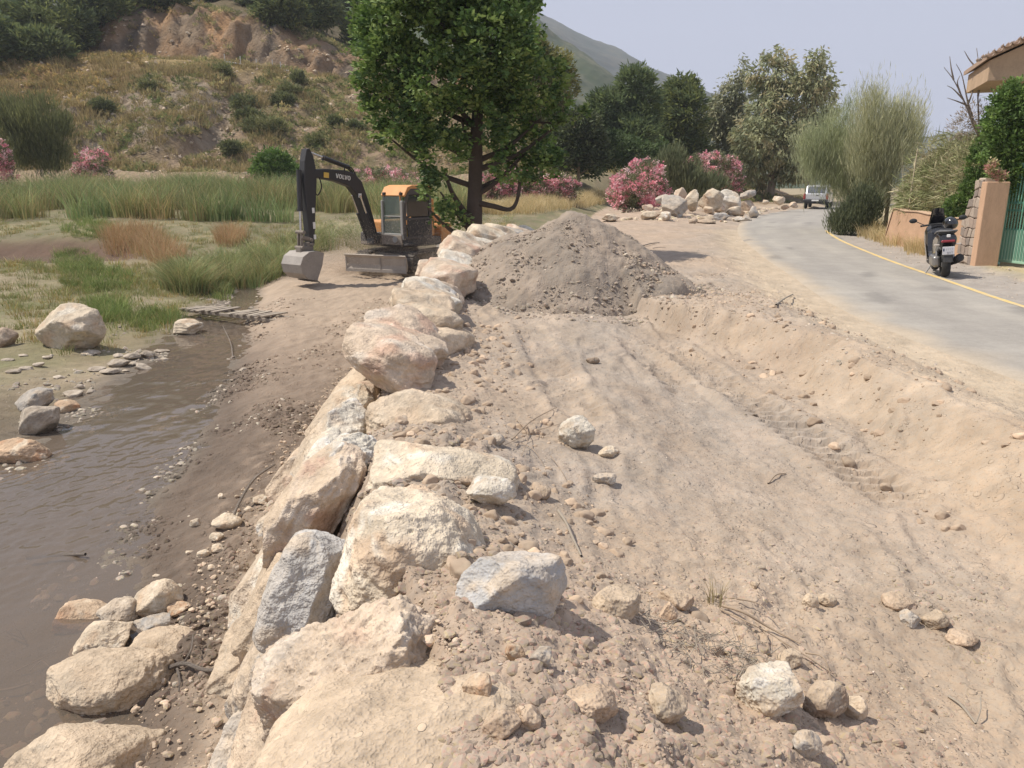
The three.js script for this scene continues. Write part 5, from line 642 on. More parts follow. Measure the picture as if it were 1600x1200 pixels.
// sticks, roots, twigs
const woodMat = BARK.dry, twigMat = new THREE.MeshStandardMaterial({ color: C(0.33, 0.255, 0.185), roughness: 1 }), greyTwig = new THREE.MeshStandardMaterial({ color: C(0.30, 0.26, 0.21), roughness: 1 });
const lie = (px, py, up = 0.01) => hit(px, py).add(V(0, up, 0));
function stick(name, label, cat, px, r0, r1, mat = woodMat, forks = []) { const t = thing(name, label, cat, lie(...px[0]).toArray()), o = t.position, P = (a) => a.map((q) => lie(q[0], q[1], (q[2] ?? 0) + r0).sub(o)); obj('stem', limb(P(px), r0, r1, 7), mat, t); forks.forEach((f) => obj('branch', limb(P(f), r0 * 0.55, r1 * 0.5, 6), mat, t)); }
stick('branch', 'crooked dry branch lying at the foot of the wall', 'branch', [[258, 1056, 0.02], [290, 1053, 0.05], [330, 1064, 0.05], [385, 1052, 0.03]], 0.016, 0.010, woodMat, [[[288, 1053, 0.05], [300, 1040, 0.08], [305, 1020, 0.12]], [[278, 1055, 0.03], [282, 1075, 0.02], [280, 1085, 0]]]);
stick('driftwood', 'broken dark stick lying in the shallow stream', 'driftwood', [[45, 884, 0.05], [80, 880, 0.05], [115, 877, 0.04], [135, 876, 0.03]], 0.022, 0.014);
stick('root', 'long thin curved root sticking out of the wall foot', 'root', [[362, 820, 0.02], [378, 800, 0.10], [400, 775, 0.16], [432, 760, 0.2]], 0.014, 0.012);
stick('reed_stem', 'pale bent reed standing in the stream below the footbridge', 'reed', [[364, 560, 0], [361, 545, 0.1], [350, 530, 0.28]], 0.012, 0.006, woodMat);
stick('twig', 'V shaped pale twig floating by the left edge', 'twig', [[14, 1000, 0.05], [38, 1010, 0.05]], 0.006, 0.004, woodMat, [[[38, 1010, 0.05], [30, 998, 0.06], [22, 986, 0.07]]]);
stick('drift_twigs', 'dark drift twigs in the water at the left edge', 'twig', [[0, 1092, 0.05], [25, 1088, 0.05], [48, 1082, 0.05]], 0.010, 0.006, greyTwig, [[[28, 1060, 0.04], [60, 1048, 0.06], [90, 1030, 0.05]], [[48, 1060, 0.04], [66, 1046, 0.05], [78, 1052, 0.04]]]);
stick('dry_twigs', 'bundle of dry twigs lying right of the tan stones', 'twig', [[1128, 952, 0.01], [1160, 968, 0.03], [1200, 990, 0.02], [1250, 1012, 0.01]], 0.008, 0.004, twigMat, [[[1125, 956, 0], [1170, 985, 0.03], [1215, 1008, 0.02], [1235, 1022, 0]], [[1150, 945, 0.02], [1185, 960, 0.04], [1215, 985, 0.01]], [[1180, 980, 0.02], [1195, 1000, 0.02], [1200, 1018, 0]], [[1215, 1008, 0.02], [1260, 1035, 0.02], [1305, 1065, 0.02]], [[1258, 1030, 0.02], [1285, 1050, 0.06], [1300, 1075, 0.01]]]);
stick('stick', 'thin bent stick lying alone on the dirt at lower right', 'stick', [[1482, 1090, 0], [1500, 1108, 0.01], [1524, 1134, 0]], 0.006, 0.005, greyTwig, [[[1524, 1134, 0], [1529, 1126, 0.04], [1528, 1112, 0.06]]]);
stick('twig', 'short curved twig on the platform right of the tread marks', 'twig', [[1200, 757, 0], [1212, 748, 0.02], [1228, 741, 0]], 0.007, 0.004, twigMat);
stick('dry_roots', 'tangle of thin dry roots left of the rough white rock', 'root', [[800, 690, 0.01], [830, 668, 0.05], [870, 640, 0.01]], 0.006, 0.004, twigMat, [[[790, 700, 0.02], [840, 682, 0.04], [885, 662, 0]], [[815, 695, 0.01], [835, 712, 0.03], [850, 730, 0]], [[860, 718, 0.02], [876, 740, 0.02], [886, 754, 0]], [[805, 660, 0.02], [825, 690, 0.05], [815, 715, 0]]]);
stick('plank_piece', 'piece of broken wood on the rubble between mound and road', 'wood', [[1212, 482, 0.04], [1225, 473, 0.05], [1238, 465, 0.04]], 0.014, 0.012, greyTwig);
stick('plank_piece', 'two short pieces of wood right of the mound top', 'wood', [[1005, 386, 0.02], [1018, 383, 0.03], [1030, 381, 0.02]], 0.018, 0.014, woodMat, [[[1020, 390, 0.02], [1030, 389, 0.03], [1040, 389, 0.02]]]);
stick('root_crack', 'thin dark root running down the soil behind the pale bluish slab', 'root', [[872, 806, 0.02], [885, 830, 0.03], [895, 850, 0.02], [908, 872, 0.0]], 0.010, 0.006, greyTwig);
{ const p = hit(1118, 945), t = thing('dead_weed', 'dry uprooted weed standing among the twigs', 'weed', p.toArray()); obj('stems', bladeTuft({ n: 34, h: 0.20, wide: 0.0022, lean: 0.5, spread: 0.05, tones: [[0.42, 0.36, 0.2], [0.33, 0.28, 0.17]], seed: 5 }), grassMat, t).userData.kind = 'stuff';
  const q = hit(1120, 1030), u = thing('dead_brush', 'flattened tangle of grey dry brush on the ground', 'brush', q.toArray()), r = rng(91), list = []; for (let i = 0; i < 150; i++) { const a = r() * 6.28, s = 0.26 * Math.sqrt(r()), x = s * Math.cos(a) * 1.3, z = s * Math.sin(a) * 0.8, b = r() * 6.28, l = 0.04 + 0.09 * r(), y = 0.01 + 0.04 * r(); list.push(rod([x, ground(q.x + x, q.z + z) - q.y + y, z], [x + l * Math.cos(b), ground(q.x + x, q.z + z) - q.y + y + 0.03 * (r() - 0.4), z + l * Math.sin(b)], 0.0022, 0.0012, 4)); }
  obj('twigs', merge(list), greyTwig, u).userData.kind = 'stuff'; }
// ---------------------------------------------------------------- excavator (x forward, y up, z to the machine's right)
const font = await new FontLoader().loadAsync('fonts/droid/droid_sans_bold.typeface.json');
const M = {
  black: std([0.035, 0.034, 0.036], 0.55), charcoal: std([0.075, 0.072, 0.072], 0.7), dusty: std([0.26, 0.225, 0.19], 0.95, { map: fineMap, bumpMap: fineBump, bumpScale: 0.003 }), steel: std([0.36, 0.33, 0.30], 0.7, { metalness: 0.25, map: fineMap }), chrome: std([0.6, 0.58, 0.55], 0.25, { metalness: 0.9 }),
  orange: std([0.66, 0.30, 0.09], 0.6, { map: fineMap }), cabgrey: std([0.30, 0.30, 0.29], 0.6), rubber: std([0.025, 0.025, 0.025], 0.9), track: std([0.13, 0.115, 0.10], 0.95, { map: fineMap }), white: std([0.78, 0.78, 0.76], 0.5), yellow: std([0.72, 0.48, 0.10], 0.5),
  glass: phys([0.55, 0.62, 0.60], 0.04, { transmission: 0.85, thickness: 0, ior: 1.5 }), seat: std([0.05, 0.05, 0.05], 0.9),
};
{
  const d = 24.2, p0 = at(632, 420, d), base = V(p0.x, 0, -d); base.y = lay(base.x, -d) + 0.03;
  const T = thing('excavator', 'black and orange crawler excavator digging in the stream bed, bucket lowered', 'excavator', base.toArray());
  const under = THREE.MathUtils.degToRad(-90 - 22), upper = THREE.MathUtils.degToRad(-90 - 37);
  const P = (name, g, mat, ang, parent = T) => { const m = obj(name, g.rotateY ? g.clone().rotateY(ang) : g, mat, parent); return m; };
  const U = (name, g, mat, parent) => P(name, g, mat, upper, parent), D = (name, g, mat, parent) => P(name, g, mat, under, parent);
  for (const s of [-1, 1]) { // crawler tracks
    const pts = []; for (let i = 0; i <= 12; i++) { const a = Math.PI / 2 + i / 12 * Math.PI; pts.push([-0.95 + 0.30 * Math.cos(a), 0.31 + 0.30 * Math.sin(a)]); } for (let i = 0; i <= 12; i++) { const a = -Math.PI / 2 + i / 12 * Math.PI; pts.push([0.95 + 0.30 * Math.cos(a), 0.31 + 0.30 * Math.sin(a)]); }
    const belt = slab(pts, 0.42, 0.02, [pts.map(([x, y]) => [x * 0.93, 0.31 + (y - 0.31) * 0.8]).reverse()]).translate(0, 0, s * 0.78), cleats = [];
    for (let i = 0; i < 40; i++) { const L = 1.9 * 2 + 0.6 * Math.PI, t = i / 40 * L; let x, y, a; if (t < 1.9) { x = -0.95 + t; y = 0.62; a = 0; } else if (t < 1.9 + 0.3 * Math.PI) { a = -(t - 1.9) / 0.3; x = 0.95 + 0.31 * Math.sin(-a); y = 0.31 + 0.31 * Math.cos(a); } else if (t < 3.8 + 0.3 * Math.PI) { x = 0.95 - (t - 1.9 - 0.3 * Math.PI); y = 0.0; a = Math.PI; } else { const b = (t - 3.8 - 0.3 * Math.PI) / 0.3; x = -0.95 - 0.31 * Math.sin(b); y = 0.31 - 0.31 * Math.cos(b); a = Math.PI - b; }
      cleats.push(new THREE.BoxGeometry(0.05, 0.035, 0.42).rotateZ(a).translate(x, y, s * 0.78)); }
    const tr = D('track', merge([belt, ...cleats]), M.track);
    for (const x of [-0.95, -0.4, 0, 0.4, 0.95]) D('roller', new THREE.CylinderGeometry(Math.abs(x) > 0.9 ? 0.24 : 0.11, Math.abs(x) > 0.9 ? 0.24 : 0.11, 0.3, 20).rotateX(Math.PI / 2).translate(x, Math.abs(x) > 0.9 ? 0.31 : 0.14, s * 0.78), M.charcoal, tr);
  }
  D('chassis', merge([box(0, 0.42, 0, 1.5, 0.3, 1.2, 0.04), new THREE.CylinderGeometry(0.42, 0.46, 0.2, 28).translate(0, 0.66, 0)]), M.dusty);
  { const b = D('dozer_blade', slab([[1.62, 0.13], [1.58, 0.3], [1.62, 0.50], [1.70, 0.60], [1.735, 0.58], [1.66, 0.49], [1.63, 0.3], [1.68, 0.13]], 2.05, 0.008), std([0.44, 0.39, 0.335], 0.85, { map: fineMap, bumpMap: fineBump, bumpScale: 0.004, metalness: 0.15 }));
    D('cutting_edge', box(1.665, 0.13, 0, 0.03, 0.09, 2.05, 0.006), M.steel, b); for (const z of [-0.16, -1.0, 1.0]) D('blade_rib', box(1.67, 0.36, z, 0.03, 0.42, 0.04, 0.006), M.steel, b); for (const z of [-0.45, 0.45]) D('blade_arm', rod([0.7, 0.36, z], [1.6, 0.32, z], 0.075), M.charcoal, b); }
  // upper structure
  U('house', merge([box(-0.15, 0.88, 0.0, 2.0, 0.22, 1.85, 0.05), box(0.6, 1.02, 0.5, 0.7, 0.3, 0.8, 0.05), box(-0.1, 0.93, -0.5, 2.0, 0.2, 0.84, 0.05)]), M.charcoal);
  U('engine_hood', merge([box(-0.7, 1.32, 0.2, 1.0, 0.68, 1.45, 0.12), box(0.2, 1.27, 0.55, 0.9, 0.5, 0.72, 0.1)]), M.orange);
  { const cw = []; for (let i = 0; i <= 10; i++) { const a = -0.95 + i / 10 * 1.9; cw.push([-0.55 - 0.85 * Math.cos(a * 0.8), a]); } cw.push([-0.7, 0.95], [-0.7, -0.95]); const g = slab(cw, 0.62, 0.05); g.rotateX(Math.PI / 2); U('counterweight', g.translate(0, 1.1, 0), M.orange); }
  { // cab
    const c0 = -0.28, c1 = 0.92, z0 = -0.93, z1 = 0.0, y0 = 1.0, y1 = 2.46, prof = [[c0, y0], [c1 - 0.02, y0], [c1, 1.35], [c1 - 0.05, 2.0], [c1 - 0.16, y1 - 0.1], [c1 - 0.32, y1], [c0 + 0.1, y1], [c0, y1 - 0.12]];
    const inner = [[c0 + 0.1, 1.62], [c1 - 0.12, 1.62], [c1 - 0.14, 2.0], [c1 - 0.26, 2.28], [c0 + 0.12, 2.28]], low = [[c0 + 0.1, 1.08], [c1 - 0.12, 1.08], [c1 - 0.10, 1.56], [c0 + 0.1, 1.56]];
    const cab = U('cab', merge([box(c0 + 0.02, 1.73, (z0 + z1) / 2, 0.05, 1.46, 0.9, 0.01), box((c0 + c1) / 2, 1.02, (z0 + z1) / 2, 1.16, 0.06, 0.9, 0.01), box(c1 - 0.03, 1.08, (z0 + z1) / 2, 0.06, 0.18, 0.9, 0.015), box(c1 - 0.03, 1.62, z0 + 0.06, 0.09, 0.98, 0.10, 0.02, [0, 0, 0]), box(c1 - 0.03, 1.62, z1 - 0.07, 0.09, 0.98, 0.08, 0.02), box(c1 - 0.05, 1.66, (z0 + z1) / 2, 0.04, 0.035, 0.82, 0.008)]), M.cabgrey);
    U('side_frame', merge([slab(prof, 0.05, 0.012, [inner, low]).translate(0, 0, z0), slab(prof, 0.05, 0.012, [inner, low]).translate(0, 0, z1 - 0.02)]), std([0.10, 0.09, 0.085], 0.7), cab); U('cab_stripe', box(c1 - 0.045, 1.72, z0 + 0.125, 0.05, 1.3, 0.03, 0.008), M.orange, cab);
    U('cab_roof', slab([[c0 - 0.03, y1 - 0.04], [c1 - 0.34, y1 - 0.04], [c1 - 0.10, y1 - 0.24], [c1 - 0.05, y1 - 0.2], [c1 - 0.2, y1 + 0.03], [c1 - 0.4, y1 + 0.09], [c0 + 0.05, y1 + 0.09], [c0 - 0.03, y1 + 0.03]], 0.98, 0.03).translate(0, 0, (z0 + z1) / 2), std([0.78, 0.37, 0.13], 0.55, { map: fineMap }), cab);
    U('visor', box(c1 - 0.145, y1 - 0.12, (z0 + z1) / 2, 0.04, 0.2, 0.84, 0.01, [0, 0, 0.5]).translate(0, 0, 0), M.cabgrey, cab);
    U('windscreen', merge([box(c1 - 0.045, 1.95, (z0 + z1) / 2, 0.012, 0.56, 0.78, 0), box(c1 - 0.02, 1.38, (z0 + z1) / 2, 0.012, 0.5, 0.78, 0)]), M.glass, cab);
    U('side_window', box(0.3, 1.95, z0 + 0.0, 0.86, 0.6, 0.012, 0), phys([0.10, 0.12, 0.12], 0.05, { transmission: 0.5, thickness: 0 }), cab); U('side_window', box(0.3, 1.94, z1 - 0.02, 0.86, 0.6, 0.012, 0), M.glass, cab);
    U('door_panel', box(0.3, 1.32, z0 + 0.0, 0.9, 0.48, 0.02, 0.004), M.black, cab); U('door_handle', box(-0.08, 1.5, z0 - 0.035, 0.14, 0.03, 0.03, 0.008), M.steel, cab);
    U('driver_seat', merge([box(0.05, 1.3, -0.47, 0.5, 0.16, 0.48, 0.05), box(-0.15, 1.65, -0.47, 0.14, 0.65, 0.46, 0.05)]), M.seat, cab); U('lever', merge([rod([0.45, 1.05, -0.62], [0.5, 1.5, -0.6], 0.015), rod([0.45, 1.05, -0.32], [0.5, 1.5, -0.34], 0.015)]), M.yellow, cab);
    for (const z of [z0 + 0.12, z1 - 0.12]) U('work_lamp', box(c1 - 0.06, y1 - 0.16, z, 0.08, 0.09, 0.1, 0.02), M.black, cab);
    U('door_pillar', box(c0 - 0.12, 1.6, -0.78, 0.16, 1.1, 0.2, 0.04), M.orange); U('step', box(0.72, 0.86, -0.99, 0.4, 0.05, 0.12, 0.01), M.charcoal);
  }
  U('front_panel', merge([box(0.92, 0.98, -0.45, 0.06, 0.28, 0.85, 0.02), box(0.92, 0.95, 0.45, 0.05, 0.3, 0.9, 0.02)]), M.dusty); U('front_lamp', new THREE.CylinderGeometry(0.09, 0.09, 0.05, 18).rotateZ(Math.PI / 2).translate(0.955, 1.0, -0.62), M.cabgrey);
  // boom, arm and bucket; f is forward of the slewing centre, y above the ground
  const bz = 0.22, BK = 0.89; const U0 = U;
  const UB = (n, g, m, p) => U0(n, g.translate(-1, -0.95, -bz).scale(BK, BK, 0.96).translate(1, 0.95, bz), m, p);
  const K = UB('boom_foot', merge([box(0.98, 1.0, bz, 0.45, 0.34, 0.34, 0.05), new THREE.CylinderGeometry(0.12, 0.12, 0.5, 18).rotateX(Math.PI / 2).translate(1.08, 1.08, bz)]), M.charcoal);
  const boom = UB('boom', slab([[0.98, 1.0], [1.18, 0.98], [1.35, 1.4], [1.56, 1.95], [1.78, 2.42], [2.05, 2.70], [2.6, 2.86], [3.42, 2.98], [3.52, 3.08], [3.44, 3.22], [3.0, 3.24], [2.2, 3.20], [1.86, 3.12], [1.56, 2.86], [1.32, 2.3], [1.12, 1.7], [0.98, 1.2]], 0.26, 0.03).translate(0, 0, bz), M.black);
  { const side = -0.135; const tx = new TextGeometry('VOLVO', { font, size: 0.135, depth: 0.006, curveSegments: 3 }); tx.computeBoundingBox(); tx.translate(-tx.boundingBox.max.x / 2, 0, 0).rotateY(Math.PI).rotateZ(0.14); UB('lettering', tx.translate(2.36, 2.93, bz + side), M.white, boom);
    UB('label_sticker', box(3.02, 3.05, bz + side, 0.2, 0.16, 0.008, 0, [0, 0, 0.1]).translate(0, 0, 0), M.yellow, boom); UB('label_sticker', box(1.68, 2.42, bz + side, 0.13, 0.13, 0.008, 0), M.white, boom);
    const tx2 = new TextGeometry('VOLVO', { font, size: 0.135, depth: 0.006, curveSegments: 3 }); tx2.computeBoundingBox(); tx2.translate(-tx2.boundingBox.max.x / 2, 0, 0).rotateZ(0.14); UB('lettering', tx2.translate(2.36, 2.93, bz - side), M.white, boom); }
  const ram = (name, a, b, r0, k, parent) => { const A = V(...a), B = V(...b), Q = A.clone().lerp(B, k); const m = UB(name, merge([rod(a, Q.toArray(), r0, r0, 14), rod(Q.clone().lerp(A, 0.04).toArray(), Q.toArray(), r0 * 1.2, r0 * 1.2, 14)]), M.black, parent); UB('piston_rod', rod(Q.toArray(), b, r0 * 0.55, r0 * 0.55, 12), M.chrome, m); return m; };
  for (const s of [-0.2, 0.2]) ram('boom_cylinder', [1.12, 0.92, bz + s * 0.9], [1.72, 2.42, bz + s * 0.9], 0.06, 0.62);
  ram('arm_cylinder', [1.98, 3.3, bz], [3.62, 3.74, bz], 0.07, 0.62);
  UB('hydraulic_hose', merge([tube([[1.2, 1.3, bz - 0.05], [1.4, 2.3, bz], [1.75, 3.0, bz], [2.1, 3.34, bz]], 0.022, 30), tube([[1.25, 1.3, bz + 0.05], [1.5, 2.5, bz + 0.06], [1.8, 3.2, bz + 0.06], [2.2, 3.42, bz + 0.05]], 0.022, 30), tube([[1.75, 3.0, bz - 0.1], [1.98, 3.28, bz - 0.12], [2.2, 3.3, bz - 0.1], [2.3, 3.1, bz - 0.12]], 0.018, 24), tube([[3.3, 3.05, bz - 0.1], [3.26, 2.7, bz - 0.16], [3.4, 2.45, bz - 0.12], [3.5, 2.6, bz - 0.1]], 0.018, 24)]), M.rubber);
  const arm = UB('arm', slab([[3.46, 3.62], [3.58, 3.82], [3.70, 3.80], [3.80, 3.45], [3.86, 2.9], [3.84, 2.0], [3.80, 1.05], [3.72, 0.92], [3.62, 0.98], [3.50, 2.0], [3.40, 2.75], [3.36, 3.1]], 0.24, 0.025).translate(0, 0, bz), M.black);
  for (const [y, h] of [[2.0, 0.16], [1.55, 0.2], [1.2, 0.14]]) UB('label_sticker', box(3.6, y, bz - 0.124, 0.09, h, 0.006, 0), M.white, arm);
  ram('bucket_cylinder', [3.94, 3.2, bz], [4.02, 1.36, bz], 0.075, 0.66);
  UB('bucket_linkage', merge([box(3.92, 1.18, bz - 0.11, 0.34, 0.1, 0.04, 0.015, [0, 0, 0.25]), box(3.92, 1.18, bz + 0.11, 0.34, 0.1, 0.04, 0.015, [0, 0, 0.25]), box(4.06, 1.12, bz - 0.07, 0.1, 0.5, 0.04, 0.015, [0, 0, 0.1]), box(4.06, 1.12, bz + 0.07, 0.1, 0.5, 0.04, 0.015, [0, 0, 0.1]), ...[[4.04, 1.36], [3.76, 1.12], [4.1, 0.9], [3.74, 0.98]].map(([f, y]) => new THREE.CylinderGeometry(0.055, 0.055, 0.34, 14).rotateX(Math.PI / 2).translate(f, y, bz))]), M.dusty);
  UB('quick_hitch', merge([box(3.92, 0.84, bz, 0.5, 0.2, 0.26, 0.04), box(3.8, 0.95, bz, 0.2, 0.2, 0.22, 0.03)]), M.dusty);
  const ox = 3.9, oy = 0.74, back = [[-0.34, -0.02], [-0.1, 0.06], [0.22, 0.05], [0.46, -0.08], [0.58, -0.32], [0.52, -0.58], [0.32, -0.76], [-0.02, -0.84]], thick = back.map(([x, y], i) => { const t = i / 7 * Math.PI * 0.9; return [x - 0.03 * Math.cos(t - 0.9) , y - 0.035 * (i < 4 ? 1 : -1)]; });
  const bucket = UB('bucket', slab([...back, ...thick.reverse()].map(([x, y]) => [x + ox, y + oy]), 0.86, 0.006).translate(0, 0, bz), M.steel);
  for (const s of [-1, 1]) UB('side_plate', slab([...back, [-0.24, -0.4]].map(([x, y]) => [x + ox, y + oy]), 0.025, 0.004).translate(0, 0, bz + s * 0.425), M.steel, bucket);
  for (const z of [-0.34, -0.17, 0, 0.17, 0.34]) UB('tooth', slab([[-0.04, -0.80], [0.06, -0.86], [-0.2, -0.93]].map(([x, y]) => [x + ox, y + oy]), 0.07, 0.006).translate(0, 0, bz + z), M.steel, bucket);
  UB('bucket_lip', box(ox + 0.36, oy - 0.50, bz, 0.03, 0.06, 0.87, 0.01, [0, 0, 0.9]), M.dusty, bucket);
  // dust raised round the machine
  const r = rng(777), cloud = []; const fl = new THREE.IcosahedronGeometry(1, 0); const dm = new THREE.InstancedMesh(fl, std([0.66, 0.56, 0.45], 1), 160000), Mx = new THREE.Matrix4();
  let q = 0; while (q < 160000) { const u = (r() + r() + r()) / 1.5 - 1, w = (r() + r() + r()) / 1.5 - 1, y = -Math.log(1 - r() * 0.98) * 0.42, x = base.x + u * 3.4 + 0.4, z = base.z + w * 2.2 - 0.2; if (noise(x * 0.8, y, z * 0.8) < -0.3 + 0.5 * r() - 0.2) continue; const g = lay(x, z); Mx.makeScale(0.0055, 0.0055, 0.0055).setPosition(x, g + y, z); dm.setMatrixAt(q++, Mx); }
  dm.name = named('dust'); tag(dm, 'brown dust hanging in the air round the excavator', null, null, 'stuff'); scene.add(dm);
}
// ---------------------------------------------------------------- silver car
{
  const p = hit(1278, 326, 80), dir = Math.atan2(roadX(-p.z + 2) - roadX(-p.z - 2), 4);
  const T = thing('silver_car', 'silver pickup with rear canopy driving away along the road', 'car', [p.x, 0.03, p.z], 0);
  const ang = Math.PI / 2 - 0.46, P = (n, g, m, parent = T) => obj(n, g.rotateY(ang), m, parent);
  const silver = phys([0.62, 0.63, 0.64], 0.35, { metalness: 0.5, clearcoat: 0.6, clearcoatRoughness: 0.1 }), dark = std([0.03, 0.03, 0.032], 0.6), glass = phys([0.10, 0.11, 0.14], 0.05, { specularIntensity: 1 });
  P('body', merge([slab([[-2.5, 0.55], [-2.52, 1.08], [-2.3, 1.14], [1.1, 1.16], [2.3, 1.02], [2.45, 0.85], [2.45, 0.5], [1.95, 0.45], [1.85, 0.72], [1.5, 0.86], [1.15, 0.72], [1.05, 0.45], [-1.0, 0.45], [-1.1, 0.72], [-1.45, 0.86], [-1.8, 0.72], [-1.9, 0.5]], 1.76, 0.07)]), silver);
  P('canopy', slab([[-2.42, 1.12], [-2.1, 1.68], [-1.9, 1.74], [0.1, 1.76], [0.4, 1.7], [1.15, 1.14]], 1.52, 0.10), silver);
  P('rear_window', box(-2.285, 1.42, 0, 0.02, 0.50, 1.22, 0.008, [0, 0, -0.52]), glass); for (const s of [-1, 1]) P('side_window', slab([[-1.95, 1.24], [-1.8, 1.6], [0.05, 1.64], [0.3, 1.58], [0.8, 1.24]], 0.02, 0.004).translate(0, 0, s * 0.765), glass);
  const tg = P('tailgate', box(-2.535, 0.9, 0, 0.04, 0.36, 1.36, 0.015), silver); P('handle', box(-2.56, 1.0, 0.1, 0.02, 0.05, 0.2, 0.006), dark, tg);
  P('bumper', merge([box(-2.6, 0.6, 0, 0.2, 0.2, 1.74, 0.05), box(-2.5, 0.46, 0, 0.2, 0.14, 1.5, 0.04)]), dark);
  P('number_plate', box(-2.71, 0.64, 0, 0.012, 0.11, 0.5, 0.003), M.white);
  for (const s of [-1, 1]) { P('tail_lamp', box(-2.51, 0.92, s * 0.79, 0.08, 0.42, 0.16, 0.03), std([0.32, 0.05, 0.05], 0.25)); P('mirror', box(1.0, 1.24, s * 0.98, 0.1, 0.2, 0.18, 0.04), dark); }
  for (const [x, s] of [[-1.45, 1], [-1.45, -1], [1.5, 1], [1.5, -1]]) { const w = P('wheel', new THREE.TorusGeometry(0.26, 0.12, 14, 28).translate(x, 0.37, s * 0.76), M.rubber); P('rim', new THREE.CylinderGeometry(0.2, 0.2, 0.16, 20).rotateX(Math.PI / 2).translate(x, 0.37, s * 0.76), std([0.4, 0.4, 0.41], 0.4, { metalness: 0.7 }), w); }
}
// ---------------------------------------------------------------- scooter and helmet
{
  const foot = hit(1476, 433), T = thing('motor_scooter', 'black maxi scooter parked on its stand on the road shoulder', 'motor scooter', [foot.x, foot.y, foot.z]);
  const ang = Math.PI / 2 - 0.36, lean = -0.10, P = (n, g, m, parent = T) => obj(n, g.rotateX(lean).rotateY(ang), m, parent);
  const gloss = phys([0.018, 0.018, 0.02], 0.22, { clearcoat: 0.8, clearcoatRoughness: 0.1 }), matt = std([0.03, 0.03, 0.031], 0.7), greyp = std([0.16, 0.16, 0.165], 0.5), metal = std([0.30, 0.29, 0.28], 0.4, { metalness: 0.7 });
  const wheel = (x, R, w) => { const m = P('wheel', new THREE.TorusGeometry(R - w / 2, w / 2, 16, 36).scale(1, 1, 1.15).translate(x, R, 0), M.rubber); P('rim', merge([new THREE.TorusGeometry(R - w, 0.022, 8, 30).translate(x, R, 0), ...[0, 1, 2, 3, 4].map((i) => rod([x, R, 0], [x + (R - w) * Math.cos(i * 1.2566), R + (R - w) * Math.sin(i * 1.2566), 0], 0.02)), new THREE.CylinderGeometry(0.05, 0.05, 0.14, 16).rotateX(Math.PI / 2).translate(x, R, 0)]), greyp, m); };
  wheel(0, 0.27, 0.15); wheel(1.48, 0.29, 0.13);
  P('tail_body', slab([[-0.32, 0.78], [-0.30, 0.92], [0.1, 0.96], [0.55, 0.84], [0.75, 0.5], [0.5, 0.38], [0.1, 0.5], [-0.2, 0.66]], 0.36, 0.09), gloss);
  P('seat', merge([slab([[-0.26, 0.93], [-0.28, 1.0], [0.05, 1.03], [0.22, 0.92], [0.62, 0.86], [0.68, 0.78], [0.1, 0.86]], 0.30, 0.06)]), matt);
  P('leg_shield', slab([[0.72, 0.26], [1.0, 0.22], [1.28, 0.4], [1.5, 0.7], [1.46, 0.98], [1.26, 1.06], [1.06, 0.9], [0.98, 0.5], [0.72, 0.4]], 0.50, 0.12), gloss);
  P('floorboard', box(0.72, 0.28, 0, 0.8, 0.14, 0.46, 0.05), matt); P('windscreen', new THREE.CylinderGeometry(0.17, 0.27, 0.46, 24, 6, true, Math.PI / 2 - 0.95, 1.9).scale(0.8, 1, 0.85).rotateZ(0.32).translate(1.2, 1.17, 0), phys([0.02, 0.02, 0.025], 0.1, { clearcoat: 1, side: THREE.DoubleSide }));
  P('front_fender', slab([[1.2, 0.36], [1.3, 0.54], [1.5, 0.61], [1.72, 0.5], [1.7, 0.46], [1.5, 0.56], [1.34, 0.5]], 0.17, 0.02), gloss); P('fork', merge([rod([1.48, 0.29, 0.09], [1.3, 0.8, 0.08], 0.025), rod([1.48, 0.29, -0.09], [1.3, 0.8, -0.08], 0.025)]), metal);
  P('handlebar', merge([rod([1.12, 1.06, -0.34], [1.2, 1.08, 0], 0.016), rod([1.12, 1.06, 0.34], [1.2, 1.08, 0], 0.016), rod([1.1, 1.055, -0.36], [1.14, 1.065, -0.22], 0.022), rod([1.1, 1.055, 0.36], [1.14, 1.065, 0.22], 0.022)]), matt);
  for (const s of [-1, 1]) P('mirror', merge([rod([1.26, 1.04, s * 0.22], [1.24, 1.16, s * 0.44], 0.009), new THREE.SphereGeometry(0.085, 18, 12).scale(0.35, 0.65, 1).translate(1.23, 1.18, s * 0.5)]), matt);
  P('rear_fender', slab([[-0.34, 0.62], [-0.42, 0.36], [-0.38, 0.34], [-0.26, 0.56], [0.0, 0.62], [0, 0.66]], 0.18, 0.02), matt);
  const pl = P('number_plate', box(-0.405, 0.60, 0, 0.012, 0.17, 0.225, 0.004, [0, 0, 0.18]), M.white);
  { const cv = document.createElement('canvas'); cv.width = 128; cv.height = 96; const g = cv.getContext('2d'); g.fillStyle = '#e9eaee'; g.fillRect(0, 0, 128, 96); g.fillStyle = '#3a4a6a'; g.fillRect(4, 18, 16, 36); g.fillStyle = '#9aa0a6'; g.font = 'bold 38px sans-serif'; g.fillText('1', 44, 88); g.fillText('JXT', 58, 88); g.fillStyle = '#c9ccd0'; g.fillText('4112', 30, 46); const tx = new THREE.CanvasTexture(cv); tx.colorSpace = THREE.SRGBColorSpace;
    P('plate_print', new THREE.PlaneGeometry(0.215, 0.16).rotateY(-Math.PI / 2).rotateZ(0.18).translate(-0.4135, 0.599, 0), new THREE.MeshStandardMaterial({ map: tx, roughness: 0.5 }), pl); }
  P('tail_lamp', box(-0.33, 0.79, 0, 0.06, 0.05, 0.26, 0.02), std([0.25, 0.03, 0.04], 0.25)); P('lamp_reflector', box(-0.315, 0.90, 0.01, 0.03, 0.06, 0.07, 0.01), M.white);
